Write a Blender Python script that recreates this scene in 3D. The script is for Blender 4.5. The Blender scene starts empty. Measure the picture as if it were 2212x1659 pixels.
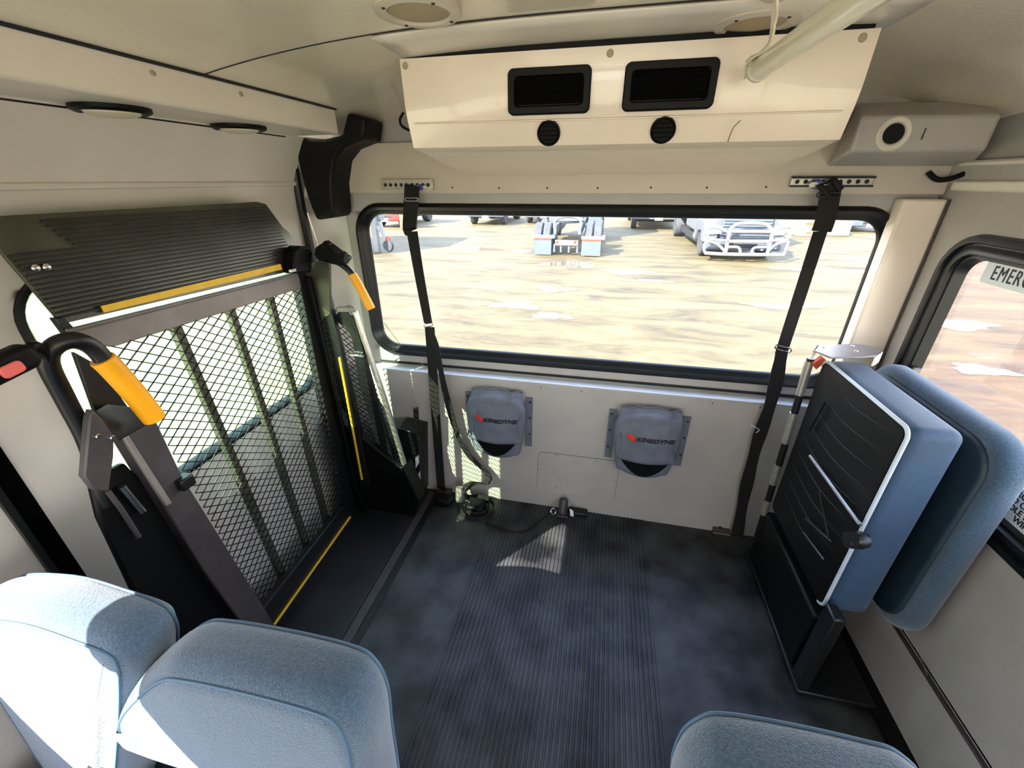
import bpy, bmesh, math, random
from mathutils import Vector, Matrix
random.seed(7)
SC = bpy.context.scene
COL = SC.collection
PI = math.pi

# ------------------------------------------------------------------ camera
H = 1.62
CAM = Vector((0.0, -1.0807*H, H))
F_PX = 890.362
yaw, pit, rol = (math.radians(a) for a in (12.32969832, 26.27164868, -0.22341112))
fw = Vector((-math.sin(yaw)*math.cos(pit), math.cos(yaw)*math.cos(pit), -math.sin(pit)))
r0 = Vector((math.cos(yaw), math.sin(yaw), 0)); u0 = r0.cross(fw)
rt = math.cos(rol)*r0 + math.sin(rol)*u0
up = -math.sin(rol)*r0 + math.cos(rol)*u0
cd = bpy.data.cameras.new('camera'); co = bpy.data.objects.new('camera', cd); COL.objects.link(co)
cd.sensor_width = 36; cd.lens = F_PX/2212*36; cd.clip_start = 0.02; cd.clip_end = 400
M = Matrix((rt, up, -fw)).transposed().to_4x4(); M.translation = CAM
co.matrix_world = M
SC.camera = co

def P(px, py, ax, v):
    """point of the plane ax = v seen at pixel (px, py) of the photograph"""
    d = rt*((px-1106)/F_PX) - up*((py-829.5)/F_PX) + fw
    k = 'xyz'.index(ax)
    return CAM + d*((v-CAM[k])/d[k])

# ------------------------------------------------------------------ materials
def s2l(c):
    c /= 255.0
    return c/12.92 if c <= .04045 else ((c+.055)/1.055)**2.4
def lin(c): return (s2l(c[0]), s2l(c[1]), s2l(c[2]), 1)

def mat(name, rgb, rough=.5, metal=0, var=0, vscale=6, bump=0, bscale=200, col2=None, spec=.5, sheen=0, coat=0, detail=4):
    m = bpy.data.materials.new(name); m.use_nodes = True
    nt = m.node_tree; N = nt.nodes; L = nt.links
    b = N['Principled BSDF']
    b.inputs['Roughness'].default_value = rough; b.inputs['Metallic'].default_value = metal
    b.inputs['Specular IOR Level'].default_value = spec
    b.inputs['Sheen Weight'].default_value = sheen
    b.inputs['Coat Weight'].default_value = coat
    tc = N.new('ShaderNodeTexCoord')
    c = lin(rgb); b.inputs['Base Color'].default_value = c
    nz = N.new('ShaderNodeTexNoise'); nz.inputs['Scale'].default_value = vscale; nz.inputs['Detail'].default_value = detail
    L.new(tc.outputs['Object'], nz.inputs['Vector'])
    cr = N.new('ShaderNodeMix'); cr.data_type = 'RGBA'
    v = max(var, .04)
    c2 = lin(col2) if col2 else tuple(min(1, x*(1+v)) for x in c[:3])+(1,)
    c1 = c if col2 else tuple(x*(1-v) for x in c[:3])+(1,)
    cr.inputs[6].default_value = c1; cr.inputs[7].default_value = c2
    mr = N.new('ShaderNodeMapRange'); mr.inputs[1].default_value = .35; mr.inputs[2].default_value = .65
    L.new(nz.outputs['Fac'], mr.inputs[0]); L.new(mr.outputs[0], cr.inputs[0]); L.new(cr.outputs[2], b.inputs['Base Color'])
    if bump:
        n2 = N.new('ShaderNodeTexNoise'); n2.inputs['Scale'].default_value = bscale; n2.inputs['Detail'].default_value = 3
        L.new(tc.outputs['Object'], n2.inputs['Vector'])
        bp = N.new('ShaderNodeBump'); bp.inputs['Strength'].default_value = bump; bp.inputs['Distance'].default_value = .002
        L.new(n2.outputs['Fac'], bp.inputs['Height']); L.new(bp.outputs['Normal'], b.inputs['Normal'])
    return m

def glassmat(name, tint=(1, 1, 1), refl=.05):
    m = bpy.data.materials.new(name); m.use_nodes = True
    nt = m.node_tree; N = nt.nodes; L = nt.links; N.clear()
    o = N.new('ShaderNodeOutputMaterial'); mx = N.new('ShaderNodeMixShader')
    t = N.new('ShaderNodeBsdfTransparent'); t.inputs[0].default_value = (*tint, 1)
    g = N.new('ShaderNodeBsdfGlossy'); g.inputs['Roughness'].default_value = .02
    fr = N.new('ShaderNodeLayerWeight'); fr.inputs[0].default_value = .25
    mu = N.new('ShaderNodeMath'); mu.operation = 'MULTIPLY'; mu.inputs[1].default_value = refl*6
    ad = N.new('ShaderNodeMath'); ad.operation = 'MULTIPLY_ADD'; 
    L.new(fr.outputs['Fresnel'], mu.inputs[0])
    L.new(mu.outputs[0], mx.inputs[0]); L.new(t.outputs[0], mx.inputs[1]); L.new(g.outputs[0], mx.inputs[2])
    N.remove(ad)
    L.new(mx.outputs[0], o.inputs[0])
    return m

M_WALL = mat('grey_wall_panel', (172, 166, 160), .42, var=.05, vscale=5, bump=.25, bscale=350)
M_HDR = mat('header_panel', (196, 184, 168), .4, var=.04, vscale=4, bump=.15, bscale=300)
M_LEDGE = mat('sky_tinted_ledge_cap', (222, 226, 234), .28, spec=.8)  # pale blue-white paints the sky's reflection into the ledge top
M_DOOR = mat('painted_door_panel', (220, 212, 203), .28, var=.04, vscale=3, bump=.1, bscale=300)
M_CEIL = mat('textured_ceiling_panel', (244, 234, 212), .30, var=.05, vscale=4, bump=.6, bscale=140, spec=1.0, coat=.5)
M_SOF = mat('soffit_panel', (238, 230, 218), .30, var=.03, vscale=3, bump=.1, bscale=300)
M_AC = mat('cream_vinyl_housing', (240, 222, 204), .28, var=.02, vscale=4, bump=.06, bscale=300, spec=.9, coat=.6)
M_WHITEP = mat('white_plastic', (215, 205, 190), .4, var=.03)
M_GRILLE = mat('speaker_grille_tan', (190, 170, 140), .6, bump=1, bscale=600)
M_BLACK = mat('black_plastic', (5, 5, 6), .5, var=.1, spec=.22)
M_BLACKM = mat('black_powder_coated_steel', (15, 16, 17), .38, var=.15, vscale=20, spec=.5)
M_RUB = mat('black_rubber_seal', (8, 9, 9), .35, var=.2, vscale=30)
M_WEB = mat('black_seat_belt_webbing', (15, 10, 9), .8, bump=.6, bscale=500)
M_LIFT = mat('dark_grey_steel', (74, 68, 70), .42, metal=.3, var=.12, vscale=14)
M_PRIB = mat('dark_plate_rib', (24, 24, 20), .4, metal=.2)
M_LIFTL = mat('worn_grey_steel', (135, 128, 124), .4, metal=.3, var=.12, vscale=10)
M_PLATE = mat('dark_ribbed_plate', (80, 80, 66), .32, metal=.35, var=.35, vscale=5)
M_YEL = mat('yellow_foam_grip', (250, 172, 10), .4, var=.03)
M_YTAPE = mat('yellow_tape', (236, 190, 50), .5, var=.06, vscale=30)
M_CHROME = mat('bright_metal', (210, 210, 212), .2, metal=1)
M_ALU = mat('brushed_aluminium', (196, 190, 178), .35, metal=.8, var=.1, vscale=40)
M_RAIL = mat('cream_painted_tube', (236, 228, 205), .3, coat=.3)
M_FLOOR = mat('dark_rubber_floor', (12, 13, 17), .46, var=.0, vscale=7, col2=(60, 61, 64), bump=.5, bscale=160, detail=8)
M_LIFTFL = mat('dark_threshold_plate', (20, 22, 26), .45, col2=(34, 34, 38), vscale=6, bump=.3, bscale=200)
M_BLUE = mat('blue_seat_fabric', (50, 76, 98), .9, var=.30, vscale=230, bump=1, bscale=420, sheen=.5)
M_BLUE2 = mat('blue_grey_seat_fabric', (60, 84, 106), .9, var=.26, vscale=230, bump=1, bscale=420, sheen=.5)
M_BLUED = mat('blue_vinyl', (34, 64, 92), .6, var=.1, vscale=90, bump=.5, bscale=500, sheen=.2)
M_TEAL = mat('dark_teal_vinyl', (20, 42, 54), .6, var=.08, vscale=60, bump=.4, bscale=400)
M_PIPE = mat('pale_piping', (190, 200, 210), .5)
M_PIPEB = mat('blue_piping', (70, 98, 122), .7)
M_BAG = mat('grey_nylon_cloth', (100, 104, 116), .75, var=.12, vscale=14, bump=.7, bscale=60)
M_RED = mat('red_print', (226, 52, 40), .5)
M_REDB = mat('red_button', (236, 110, 104), .4)
M_INK = mat('black_print', (14, 14, 22), .6)
M_LABEL = mat('white_label', (220, 226, 228), .4)
M_BLUEB = mat('blue_button', (52, 70, 150), .3)
M_ORUST = mat('orange_red_strap', (190, 70, 40), .6)
M_GLASS = glassmat('clear_glass', (.97, .98, .97), .035)
M_GGLASS = glassmat('green_tinted_glass', (.80, .93, .80), .05)
M_LENS = mat('dome_lens', (232, 222, 196), .25)

# outdoors
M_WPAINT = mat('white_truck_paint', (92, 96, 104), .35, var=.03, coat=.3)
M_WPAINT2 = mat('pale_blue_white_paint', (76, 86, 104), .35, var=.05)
M_GREYP = mat('mid_grey_truck_metal', (74, 80, 90), .45, var=.1)
M_TYRE = mat('dusty_tyre', (58, 60, 64), .8, var=.15, vscale=6)
M_TDARK = mat('dark_underbody', (28, 30, 36), .7, var=.2)
M_REDP = mat('red_truck_paint', (140, 40, 36), .35)
M_TUBEW = mat('pale_steel_tube', (112, 114, 116), .35)
M_GREEN = mat('pale_green_grey_block', (116, 118, 100), .8, var=.05)
M_HEAD = mat('headlamp_lens', (96, 104, 116), .1, coat=1)
M_CARD = mat('tan_cardboard', (120, 96, 70), .8)

# ------------------------------------------------------------------ mesh builder
def rr(a0, a1, b0, b1, r, n=8):
    pts = []
    for cx, cy, s in ((a1-r, b1-r, 0), (a0+r, b1-r, 1), (a0+r, b0+r, 2), (a1-r, b0+r, 3)):
        for i in range(n+1):
            t = (s+i/n)*PI/2
            pts.append((cx+r*math.cos(t), cy+r*math.sin(t)))
    return pts

def smooth_line(pts, n=6, closed=False):
    pts = [Vector(p) for p in pts]; out = []; m = len(pts)
    rng = range(m if closed else m-1)
    for i in rng:
        if closed: p0, p1, p2, p3 = pts[(i-1) % m], pts[i], pts[(i+1) % m], pts[(i+2) % m]
        else: p0, p1, p2, p3 = pts[max(i-1, 0)], pts[i], pts[i+1], pts[min(i+2, m-1)]
        for k in range(n):
            t = k/n
            out.append(.5*((2*p1)+(p2-p0)*t+(2*p0-5*p1+4*p2-p3)*t*t+(3*p1-p0-3*p2+p3)*t**3))
    if not closed: out.append(pts[-1])
    return out

class MB:
    def __init__(s): s.bm = bmesh.new()
    def face(s, vs):
        try: return s.bm.faces.new(vs)
        except ValueError: return None
    def poly(s, pts): s.face([s.bm.verts.new(p) for p in pts]); return s
    def box(s, x0, x1, y0, y1, z0, z1):
        return s.prism([(x0, y0, z0), (x1, y0, z0), (x1, y1, z0), (x0, y1, z0)], (0, 0, z1-z0))
    def prism(s, pts, vec):
        vec = Vector(vec); a = [s.bm.verts.new(p) for p in pts]; b = [s.bm.verts.new(Vector(p)+vec) for p in pts]
        n = len(a)
        s.face(a[::-1]); s.face(b)
        for i in range(n): s.face([a[i], a[(i+1) % n], b[(i+1) % n], b[i]])
        return s
    def bar(s, p, q, w, h, side=(1, 0, 0)):
        p = Vector(p); q = Vector(q); d = (q-p).normalized(); sd = Vector(side); sd = (sd-d*sd.dot(d)).normalized(); o = d.cross(sd)
        s.prism([p+sd*w/2+o*h/2, p-sd*w/2+o*h/2, p-sd*w/2-o*h/2, p+sd*w/2-o*h/2], q-p); return s
    def tube(s, pts, r, n=10, closed=False):
        pts = [Vector(p) for p in pts]; m = len(pts); rings = []
        t0 = (pts[1]-pts[0]).normalized(); a = Vector((0, 0, 1)) if abs(t0.z) < .9 else Vector((1, 0, 0)); nrm = (a-t0*a.dot(t0)).normalized()
        for i, p in enumerate(pts):
            if closed: t = (pts[(i+1) % m]-pts[i-1]).normalized()
            else: t = (pts[min(i+1, m-1)]-pts[max(i-1, 0)]).normalized()
            nrm = (nrm-t*nrm.dot(t)).normalized(); bn = t.cross(nrm)
            rad = r[i] if isinstance(r, (list, tuple)) else r
            rings.append([s.bm.verts.new(p+(nrm*math.cos(2*PI*k/n)+bn*math.sin(2*PI*k/n))*rad) for k in range(n)])
        for i in range(m if closed else m-1):
            A, B = rings[i], rings[(i+1) % m]
            for k in range(n): s.face([A[k], A[(k+1) % n], B[(k+1) % n], B[k]])
        if not closed: s.face(rings[0][::-1]); s.face(rings[-1])
        return s
    def ribbon(s, pts, wd, w, th=.0015, wids=None, nd=None):
        """flat strap along pts; wd = width direction (one or per point)"""
        pts = [Vector(p) for p in pts]; m = len(pts); rings = []
        for i, p in enumerate(pts):
            t = (pts[min(i+1, m-1)]-pts[max(i-1, 0)]).normalized()
            sd = Vector(wd[i] if isinstance(wd[0], (list, tuple, Vector)) else wd); sd = (sd-t*sd.dot(t)).normalized(); o = t.cross(sd)
            ww = (wids[i] if wids else w)/2
            rings.append([s.bm.verts.new(p+sd*a*ww+o*b*th/2) for a, b in ((1, 1), (-1, 1), (-1, -1), (1, -1))])
        for i in range(m-1):
            A, B = rings[i], rings[i+1]
            for k in range(4): s.face([A[k], A[(k+1) % 4], B[(k+1) % 4], B[k]])
        s.face(rings[0][::-1]); s.face(rings[-1]); return s
    def lathe(s, c, axis, prof, n=32, sx=1, closed_ends=True):
        c = Vector(c); ax = Vector(axis).normalized(); a = Vector((0, 0, 1)) if abs(ax.z) < .9 else Vector((1, 0, 0))
        U = (a-ax*a.dot(ax)).normalized(); W = ax.cross(U); rings = []
        for r, h in prof:
            rings.append([s.bm.verts.new(c+ax*h+(U*math.cos(2*PI*k/n)+W*sx*math.sin(2*PI*k/n))*r) for k in range(n)])
        for A, B in zip(rings, rings[1:]):
            for k in range(n): s.face([A[k], A[(k+1) % n], B[(k+1) % n], B[k]])
        if closed_ends: s.face(rings[0][::-1]); s.face(rings[-1])
        return s
    def grid(s, fn, nu, nv):
        g = [[s.bm.verts.new(fn(i/nu, j/nv)) for j in range(nv+1)] for i in range(nu+1)]
        for i in range(nu):
            for j in range(nv): s.face([g[i][j], g[i+1][j], g[i+1][j+1], g[i][j+1]])
        return s
    def pillow(s, o, U, W, N, pts, T, r, bulge=0, seg=5):
        """closed cushion: 2-D outline pts in axes U, W, thickness T along N, edge radius r"""
        o = Vector(o); U = Vector(U).normalized(); W = Vector(W).normalized(); N = Vector(N).normalized()
        n = len(pts); area = sum(pts[i][0]*pts[(i+1) % n][1]-pts[(i+1) % n][0]*pts[i][1] for i in range(n))
        if area < 0: pts = pts[::-1]
        nr = []
        for i in range(n):
            a = Vector(pts[(i+1) % n][:2])-Vector(pts[i-1][:2]); a.normalize(); nr.append(Vector((-a.y, a.x)))
        rings = []
        def ring(ins, off):
            rings.append([s.bm.verts.new(o+U*(pts[i][0]+nr[i].x*ins)+W*(pts[i][1]+nr[i].y*ins)+N*off) for i in range(n)])
        ang = [-PI/2+PI/2*k/seg for k in range(seg+1)]
        for a in ang: ring(r*(1-math.cos(a)), -(T/2-r)+r*math.sin(a))
        for a in ang: ring(r*(1-math.cos(-a)), 0) if False else None
        for a in [PI/2*k/seg for k in range(seg+1)]: ring(r*(1-math.cos(a)), (T/2-r)+r*math.sin(a))
        for A, B in zip(rings, rings[1:]):
            for k in range(n): s.face([A[k], A[(k+1) % n], B[(k+1) % n], B[k]])
        for R, sg in ((rings[0], -1), (rings[-1], 1)):
            prev = R; cen = Vector((0, 0, 0))
            for v in R: cen += v.co
            cen /= n
            for f in (.75, .45, .15):
                nw = [s.bm.verts.new(cen+(v.co-cen)*f+N*sg*bulge*(1-f*f)) for v in R]
                for k in range(n):
                    s.face([prev[k], prev[(k+1) % n], nw[(k+1) % n], nw[k]])
                prev = nw
            s.face(prev)
        return s
    def build(s, name, m, parent=None, bevel=0, ang=35, seg=2, label=None):
        bm = s.bm; bmesh.ops.remove_doubles(bm, verts=bm.verts, dist=1e-6)
        bmesh.ops.recalc_face_normals(bm, faces=bm.faces)
        for f in bm.faces: f.smooth = True
        for e in bm.edges:
            if len(e.link_faces) == 2 and e.calc_face_angle(0) > math.radians(ang): e.smooth = False
        base = wloc(parent) if parent else None
        if base is None:
            xs = [v.co.x for v in bm.verts]; ys = [v.co.y for v in bm.verts]; zs = [v.co.z for v in bm.verts]
            base = Vector(((min(xs)+max(xs))/2, (min(ys)+max(ys))/2, min(zs)))
        for v in bm.verts: v.co -= base
        me = bpy.data.meshes.new(name); bm.to_mesh(me); bm.free(); me.materials.append(m)
        o = bpy.data.objects.new(name, me); COL.objects.link(o)
        if parent: o.parent = parent
        else: o.location = base
        if bevel:
            md = o.modifiers.new('bevel', 'BEVEL'); md.width = bevel; md.segments = seg; md.limit_method = 'ANGLE'; md.angle_limit = math.radians(40)
        if label: o['label'] = label
        return o

def wloc(o):
    v = Vector((0, 0, 0))
    while o: v += o.location; o = o.parent
    return v
def thing(name, label, cat, loc, group=None):
    o = bpy.data.objects.new(name, None); COL.objects.link(o); o.location = loc; o.empty_display_size = .05
    o['label'] = label; o['category'] = cat
    if group: o['group'] = group
    return o
def tag(o, label, cat, group=None, kind=None):
    o['label'] = label; o['category'] = cat
    if group: o['group'] = group
    if kind: o['kind'] = kind
    return o
def struct(o, label=None, cat=None):
    o['kind'] = 'structure'
    if label: o['label'] = label; o['category'] = cat
    return o

def text_mesh(name, txt, m, parent, o, U, W, size, sx=1.0, shear=0, bold=0, depth=.0006, align='CENTER', fn=None, sp=1.0):
    c = bpy.data.curves.new('t', 'FONT'); c.body = txt; c.size = size; c.shear = shear; c.offset = bold; c.extrude = depth
    c.space_character = sp; c.align_x = align; c.align_y = 'CENTER'; c.resolution_u = 3
    t = bpy.data.objects.new('t', c); COL.objects.link(t); bpy.context.view_layer.update()
    me = bpy.data.meshes.new_from_object(t.evaluated_get(bpy.context.evaluated_depsgraph_get()))
    bpy.data.objects.remove(t)
    U = Vector(U).normalized(); W = Vector(W).normalized(); N = U.cross(W); base = wloc(parent) if parent else Vector(o)
    for v in me.vertices:
        x, y, z = v.co
        p = Vector(o)+U*x*sx+W*y+N*z
        if fn: p = fn(p)
        v.co = p-base
    me.name = name; me.materials.clear(); me.materials.append(m)
    ob = bpy.data.objects.new(name, me); COL.objects.link(ob)
    if parent: ob.parent = parent
    else: ob.location = base
    return ob

# ------------------------------------------------------------------ shell helpers
def hole_panel(mb, a0, a1, b0, b1, hole, fn, rings=8):
    """panel a0..a1 x b0..b1 with a rounded hole; fn maps (a, b) to 3-D"""
    h0, h1, k0, k1, r = hole
    inner = rr(h0, h1, k0, k1, r, 6); ca, cb = (h0+h1)/2, (k0+k1)/2
    inn = []; out = []
    def hit(a, b):
        da, db = a-ca, b-cb; ts = []
        if abs(da) > 1e-9: ts.append(((a1 if da > 0 else a0)-ca)/da)
        if abs(db) > 1e-9: ts.append(((b1 if db > 0 else b0)-cb)/db)
        t = min(ts); return (ca+da*t, cb+db*t)
    pr = [(math.atan2(b-cb, a-ca), (a, b), hit(a, b)) for a, b in inner]
    for c in ((a0, b0), (a1, b0), (a1, b1), (a0, b1)):
        dx, dy = c[0]-ca, c[1]-cb
        # nearest inner crossing along the ray to the corner
        best = min(inner, key=lambda p: abs(math.atan2((p[1]-cb)*dx-(p[0]-ca)*dy, (p[0]-ca)*dx+(p[1]-cb)*dy)))
        pr.append((math.atan2(dy, dx), best, c))
    pr.sort(key=lambda q: q[0]); n = len(pr); R = []
    for k in range(rings+1):
        t = k/rings
        R.append([mb.bm.verts.new(fn(p[1][0]*(1-t)+p[2][0]*t, p[1][1]*(1-t)+p[2][1]*t)) for p in pr])
    for A, B in zip(R, R[1:]):
        for i in range(n): mb.face([A[i], A[(i+1) % n], B[(i+1) % n], B[i]])
def seal_ring(mb, rect, r, prof, fn):
    """prof = list of (inset, height); fn(a, b, h)"""
    a0, a1, b0, b1 = rect; R = []
    for ins, h in prof:
        R.append([mb.bm.verts.new(fn(a, b, h)) for a, b in rr(a0+ins, a1-ins, b0+ins, b1-ins, max(r-ins, .01), 8)])
    n = len(R[0])
    for A, B in zip(R, R[1:]):
        for i in range(n): mb.face([A[i], A[(i+1) % n], B[(i+1) % n], B[i]])

YF = -6.2                                   # front end of the bus
# ------------------------------------------------------------------ floor
mb = MB()
prof = [(-1.45, .0), (-.47, .0)]
x = -.47
while x < .325:
    prof += [(x, 0), (x+.002, .0035), (x+.011, .0035), (x+.013, 0)]; x += .0178
prof += [(.33, 0), (1.2, 0)]
ys = [YF-.1, -3, -1.5, -.8, -.4, .08]
g = [[mb.bm.verts.new((a, y, z)) for a, z in prof] for y in ys]
for i in range(len(ys)-1):
    for j in range(len(prof)-1): mb.face([g[i][j], g[i][j+1], g[i+1][j+1], g[i+1][j]])
fl = struct(mb.build('floor', M_FLOOR, ang=20))
# floor trims
mb = MB(); mb.box(-.872, -.835, -1.35, -.03, 0, .006); struct(mb.build('trim_1', M_LIFT, bevel=.002))
mb = MB(); mb.box(-.83, -.80, -1.35, -.03, 0, .003); struct(mb.build('trim_2', M_BLACKM))
mb = MB(); mb.box(-1.30, -.874, -1.35, -.03, 0, .010); struct(mb.build('trim_3', M_LIFTFL, bevel=.002))
mb = MB(); mb.box(1.02, 1.09, YF, -.02, 0, .012); struct(mb.build('trim_4', M_BLACK, bevel=.003))

# ------------------------------------------------------------------ rear wall
def rz(a, b): return Vector((a, .06, b))
mb = MB()
WX0, WX1, WZ0, WZ1 = -1.125, 1.02, .815, 1.535
hole_panel(mb, -1.40, 1.20, .74, 1.62, (WX0+.012, WX1-.012, WZ0+.012, WZ1-.012, .12), rz, 3)
mb.box(-1.40, 1.2, .06, .10, 1.62, 2.0)
mb.box(-1.40, 1.2, .0, .06, -.02, .752)          # lower panel stands proud, ledge on top
seal_ring(mb, (WX0+.012, WX1-.012, WZ0+.012, WZ1-.012), .12, [(0, 0), (0, .05)], lambda a, b, h: Vector((a, .06+h, b)))
struct(mb.build('wall_rear', M_WALL, bevel=.006))
mb = MB(); mb.box(-1.16, 1.088, .030, .0600, 1.572, 1.76); struct(mb.build('trim_5', M_HDR, bevel=.004))     # header panel over the window
mb = MB(); mb.box(-1.16, 1.09, -.003, .058, .7525, .7600); struct(mb.build('trim_6', M_LEDGE, bevel=.003))    # ledge cap
mb = MB(); mb.box(-1.1, 1.0, .052, .0595, .7680, .7790); struct(mb.build('trim_7', M_RUB))
# rear window
win = MB()
seal_ring(win, (WX0, WX1, WZ0, WZ1), .13, [(0, .001), (.004, -.012), (.016, -.016), (.026, -.006), (.032, .006), (.046, .012), (.05, .03)], lambda a, b, h: Vector((a, .06+h, b)))
w1 = struct(win.build('window_1', M_RUB, ang=60))
p = MB(); p.prism([(a, .088, b) for a, b in rr(WX0+.03, WX1-.03, WZ0+.03, WZ1-.03, .09, 6)], (0, .004, 0)); p.build('pane', M_GLASS, w1)
# corner column at the left of the rear window
mb = MB()
mb.grid(lambda u, v: Vector((-1.165-.145*math.sin(u*PI/2), .058-.16*(1-math.cos(u*PI/2)), v*1.9)), 12, 4)
struct(mb.build('trim_8', M_DOOR))
# corner post at the right
mb = MB(); mb.box(.962, 1.088, .0, .058, .76, 1.56)
struct(mb.build('trim_9', M_AC, bevel=.008))
mb = MB(); mb.box(1.0855, 1.0895, -.010, -.002, .0, 1.56); struct(mb.build('trim_10', M_LIFT, bevel=.003))

# ------------------------------------------------------------------ right wall with window
def rw(a, b):
    x = 1.09
    if b > 1.62: x = 1.09-.02*((b-1.62)/.05)
    return Vector((x, a, b))
mb = MB()
RZ0, RZ1 = .735, 1.475
RW = [(-1.72, -.085), (-3.4, -1.85), (-5.1, -3.55)]
hole_panel(mb, -1.78, .06, .26, 1.67, (RW[0][0]+.01, RW[0][1]-.01, RZ0+.01, RZ1-.01, .12), rw, 3)
hole_panel(mb, -3.47, -1.78, .26, 1.67, (RW[1][0], RW[1][1], RZ0-.02, RZ1+.08, .10), rw, 2)
hole_panel(mb, YF, -3.47, .26, 1.67, (RW[2][0], RW[2][1], .30, RZ1+.08, .10), rw, 2)
mb.box(1.078, 1.12, YF, .02, -.02, .25)
mb.box(1.09, 1.12, YF, .02, .24, .27)
mb.box(1.09, 1.11, YF, .06, 1.66, 1.9)
struct(mb.build('wall_right', M_WALL, bevel=.004))
mb = MB(); mb.box(1.076, 1.0895, YF, .0, 1.585, 1.615); struct(mb.build('trim_11', M_SOF, bevel=.006))
mb = MB(); mb.box(1.070, 1.0895, YF, .0, 1.655, 1.668); struct(mb.build('trim_12', M_SOF, bevel=.005))
mb = MB(); mb.box(1.076, 1.0895, YF, -.1, .250, .257); struct(mb.build('trim_13', M_LIFT, bevel=.002))
win = MB()
seal_ring(win, (RW[0][0], RW[0][1], RZ0, RZ1), .13, [(0, 0), (.004, -.014), (.024, -.018), (.028, -.008), (.034, -.008), (.040, -.014), (.058, -.014), (.062, -.002), (.07, -.002), (.076, .03)],
          lambda a, b, h: Vector((1.09+h, a, b)))
w2 = struct(win.build('window_2', M_RUB, ang=50))
p = MB(); p.prism([(1.108, a, b) for a, b in rr(RW[0][0]+.06, RW[0][1]-.06, RZ0+.06, RZ1-.06, .06, 6)], (.004, 0, 0)); p.build('pane', M_GLASS, w2)
p = MB(); p.box(1.088, 1.108, -.178, -.168, .82, 1.03); p.box(1.088, 1.108, -.150, -.146, .82, 1.03); p.build('latch_rail', M_LIFTL, w2)

# ------------------------------------------------------------------ left side: lift door, wall ahead of it
def dx(z): return -1.30 + (.0 if z < 1.50 else .11*((z-1.50)/.27)**1.7)
def lw(a, b): return Vector((dx(b), a, b))
mb = MB()
DW = (-1.105, -.165, .745, 1.425)
hole_panel(mb, -1.245, -.03, .0, 1.775, (DW[0], DW[1], DW[2], DW[3], .11), lw, 12)
seal_ring(mb, DW, .11, [(0, 0), (0, .04)], lambda a, b, h: Vector((-1.30-h, a, b)))
d1 = struct(mb.build('door_1', M_DOOR, ang=50))
mb = MB(); seal_ring(mb, DW, .11, [(-.004, .0), (0, .010), (.010, .012), (.018, .0), (.02, -.03)], lambda a, b, h: Vector((-1.30+h, a, b))); mb.build('window_seal', M_RUB, d1)
mb = MB(); mb.prism([(-1.328, a, b) for a, b in rr(DW[0]+.005, DW[1]-.005, DW[2]+.005, DW[3]-.005, .1, 6)], (-.004, 0, 0)); mb.build('pane', M_GGLASS, d1)
mb = MB()
mb.tube([Vector((dx(1.615)+.004, y, 1.612)) for y in (-1.24, -.1)], .008, 8); mb.build('ridge', M_DOOR, d1)
# black channel between door and forward wall
mb = MB(); mb.grid(lambda u, v: Vector((-1.335+.05*abs(2*u-1)**3+dx(v*1.775)+1.30, -1.245-.055*u, v*1.775)), 6, 20)
mb.box(-1.40, -1.238, -1.312, -1.300, 0, 1.58)
mb.box(-1.40, -1.17, -1.312, -1.300, 1.58, 1.85)
struct(mb.build('trim_14', M_RUB))
def lw2(a, b): return Vector((dx(b)+.05, a, b))
mb = MB()
LW = [(-2.80, -1.535), (-4.3, -2.95), (-5.8, -4.45)]
for (h0, h1), (a0, a1) in zip(LW, [(-2.87, -1.30), (-4.37, -2.87), (YF, -4.37)]):
    hole_panel(mb, a0, a1, -.02, 1.80, (h0, h1, .76, 1.385 if a1 > -2 else 1.46, .08), lw2, 5)
struct(mb.build('wall_left', M_WALL, ang=50))
for i, (h0, h1) in enumerate(LW):
    pass
# front bulkhead with windscreen opening
mb = MB(); hole_panel(mb, -1.45, 1.2, -.05, 2.05, (-1.20, 1.05, .35, 1.85, .1), lambda a, b: Vector((a, YF, b)), 2)
struct(mb.build('wall_front', M_WALL))

# ------------------------------------------------------------------ ceiling and soffit
def cz(x, y):
    z = 1.919-.065*(abs(x-.05)/1.056)**2.9
    if x > .80: z -= .07*((x-.80)/.29)**2.2
    if y > -.20: z -= .03*(1-math.cos(min(1, (y+.20)/.26)*PI/2))
    return z
mb = MB(); mb.grid(lambda u, v: Vector((-1.15+2.27*u, YF+.01+(.085-YF-.01)*(1-(1-v)**2.2), cz(-1.15+2.27*u, YF+.01+(.085-YF-.01)*(1-(1-v)**2.2)))), 48, 50)
struct(mb.build('ceiling', M_CEIL))
mb = MB(); mb.box(-1.5, 1.3, YF-.2, .2, 2.02, 2.08); struct(mb.build('trim_15', M_SOF))   # roof skin
SZ0 = 1.774
mb = MB()   # seam across the ceiling
mb.tube([Vector((x, -.70, cz(x, -.70)-.0002)) for x in [-1.0+2.0*k/40 for k in range(41)]], .0018, 6)
struct(mb.build('trim_16', M_TDARK))
mb = MB()   # rear ceiling filler panel above the air conditioner
mb.grid(lambda u, v: Vector((-.545+1.08*u, -.695+.38*v, cz(-.545+1.08*u, -.695+.38*v)-.007)), 24, 6)
o = struct(mb.build('trim_17', M_SOF)); md = o.modifiers.new('solid', 'SOLIDIFY'); md.thickness = .005; md.offset = 1
mb = MB()
mb.box(-1.30, -1.0, YF, -.150, SZ0, 1.856)
struct(mb.build('trim_18', M_SOF, bevel=.007))
mb = MB(); mb.box(-1.215, -1.19, YF, -.2, 1.766, 1.7745); struct(mb.build('trim_19', M_RUB))
mb = MB()
mb.tube([(-.999, YF, 1.856), (-.999, -.150, 1.856)], .006, 6); struct(mb.build('trim_20', M_TDARK))
sc = 0
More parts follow.
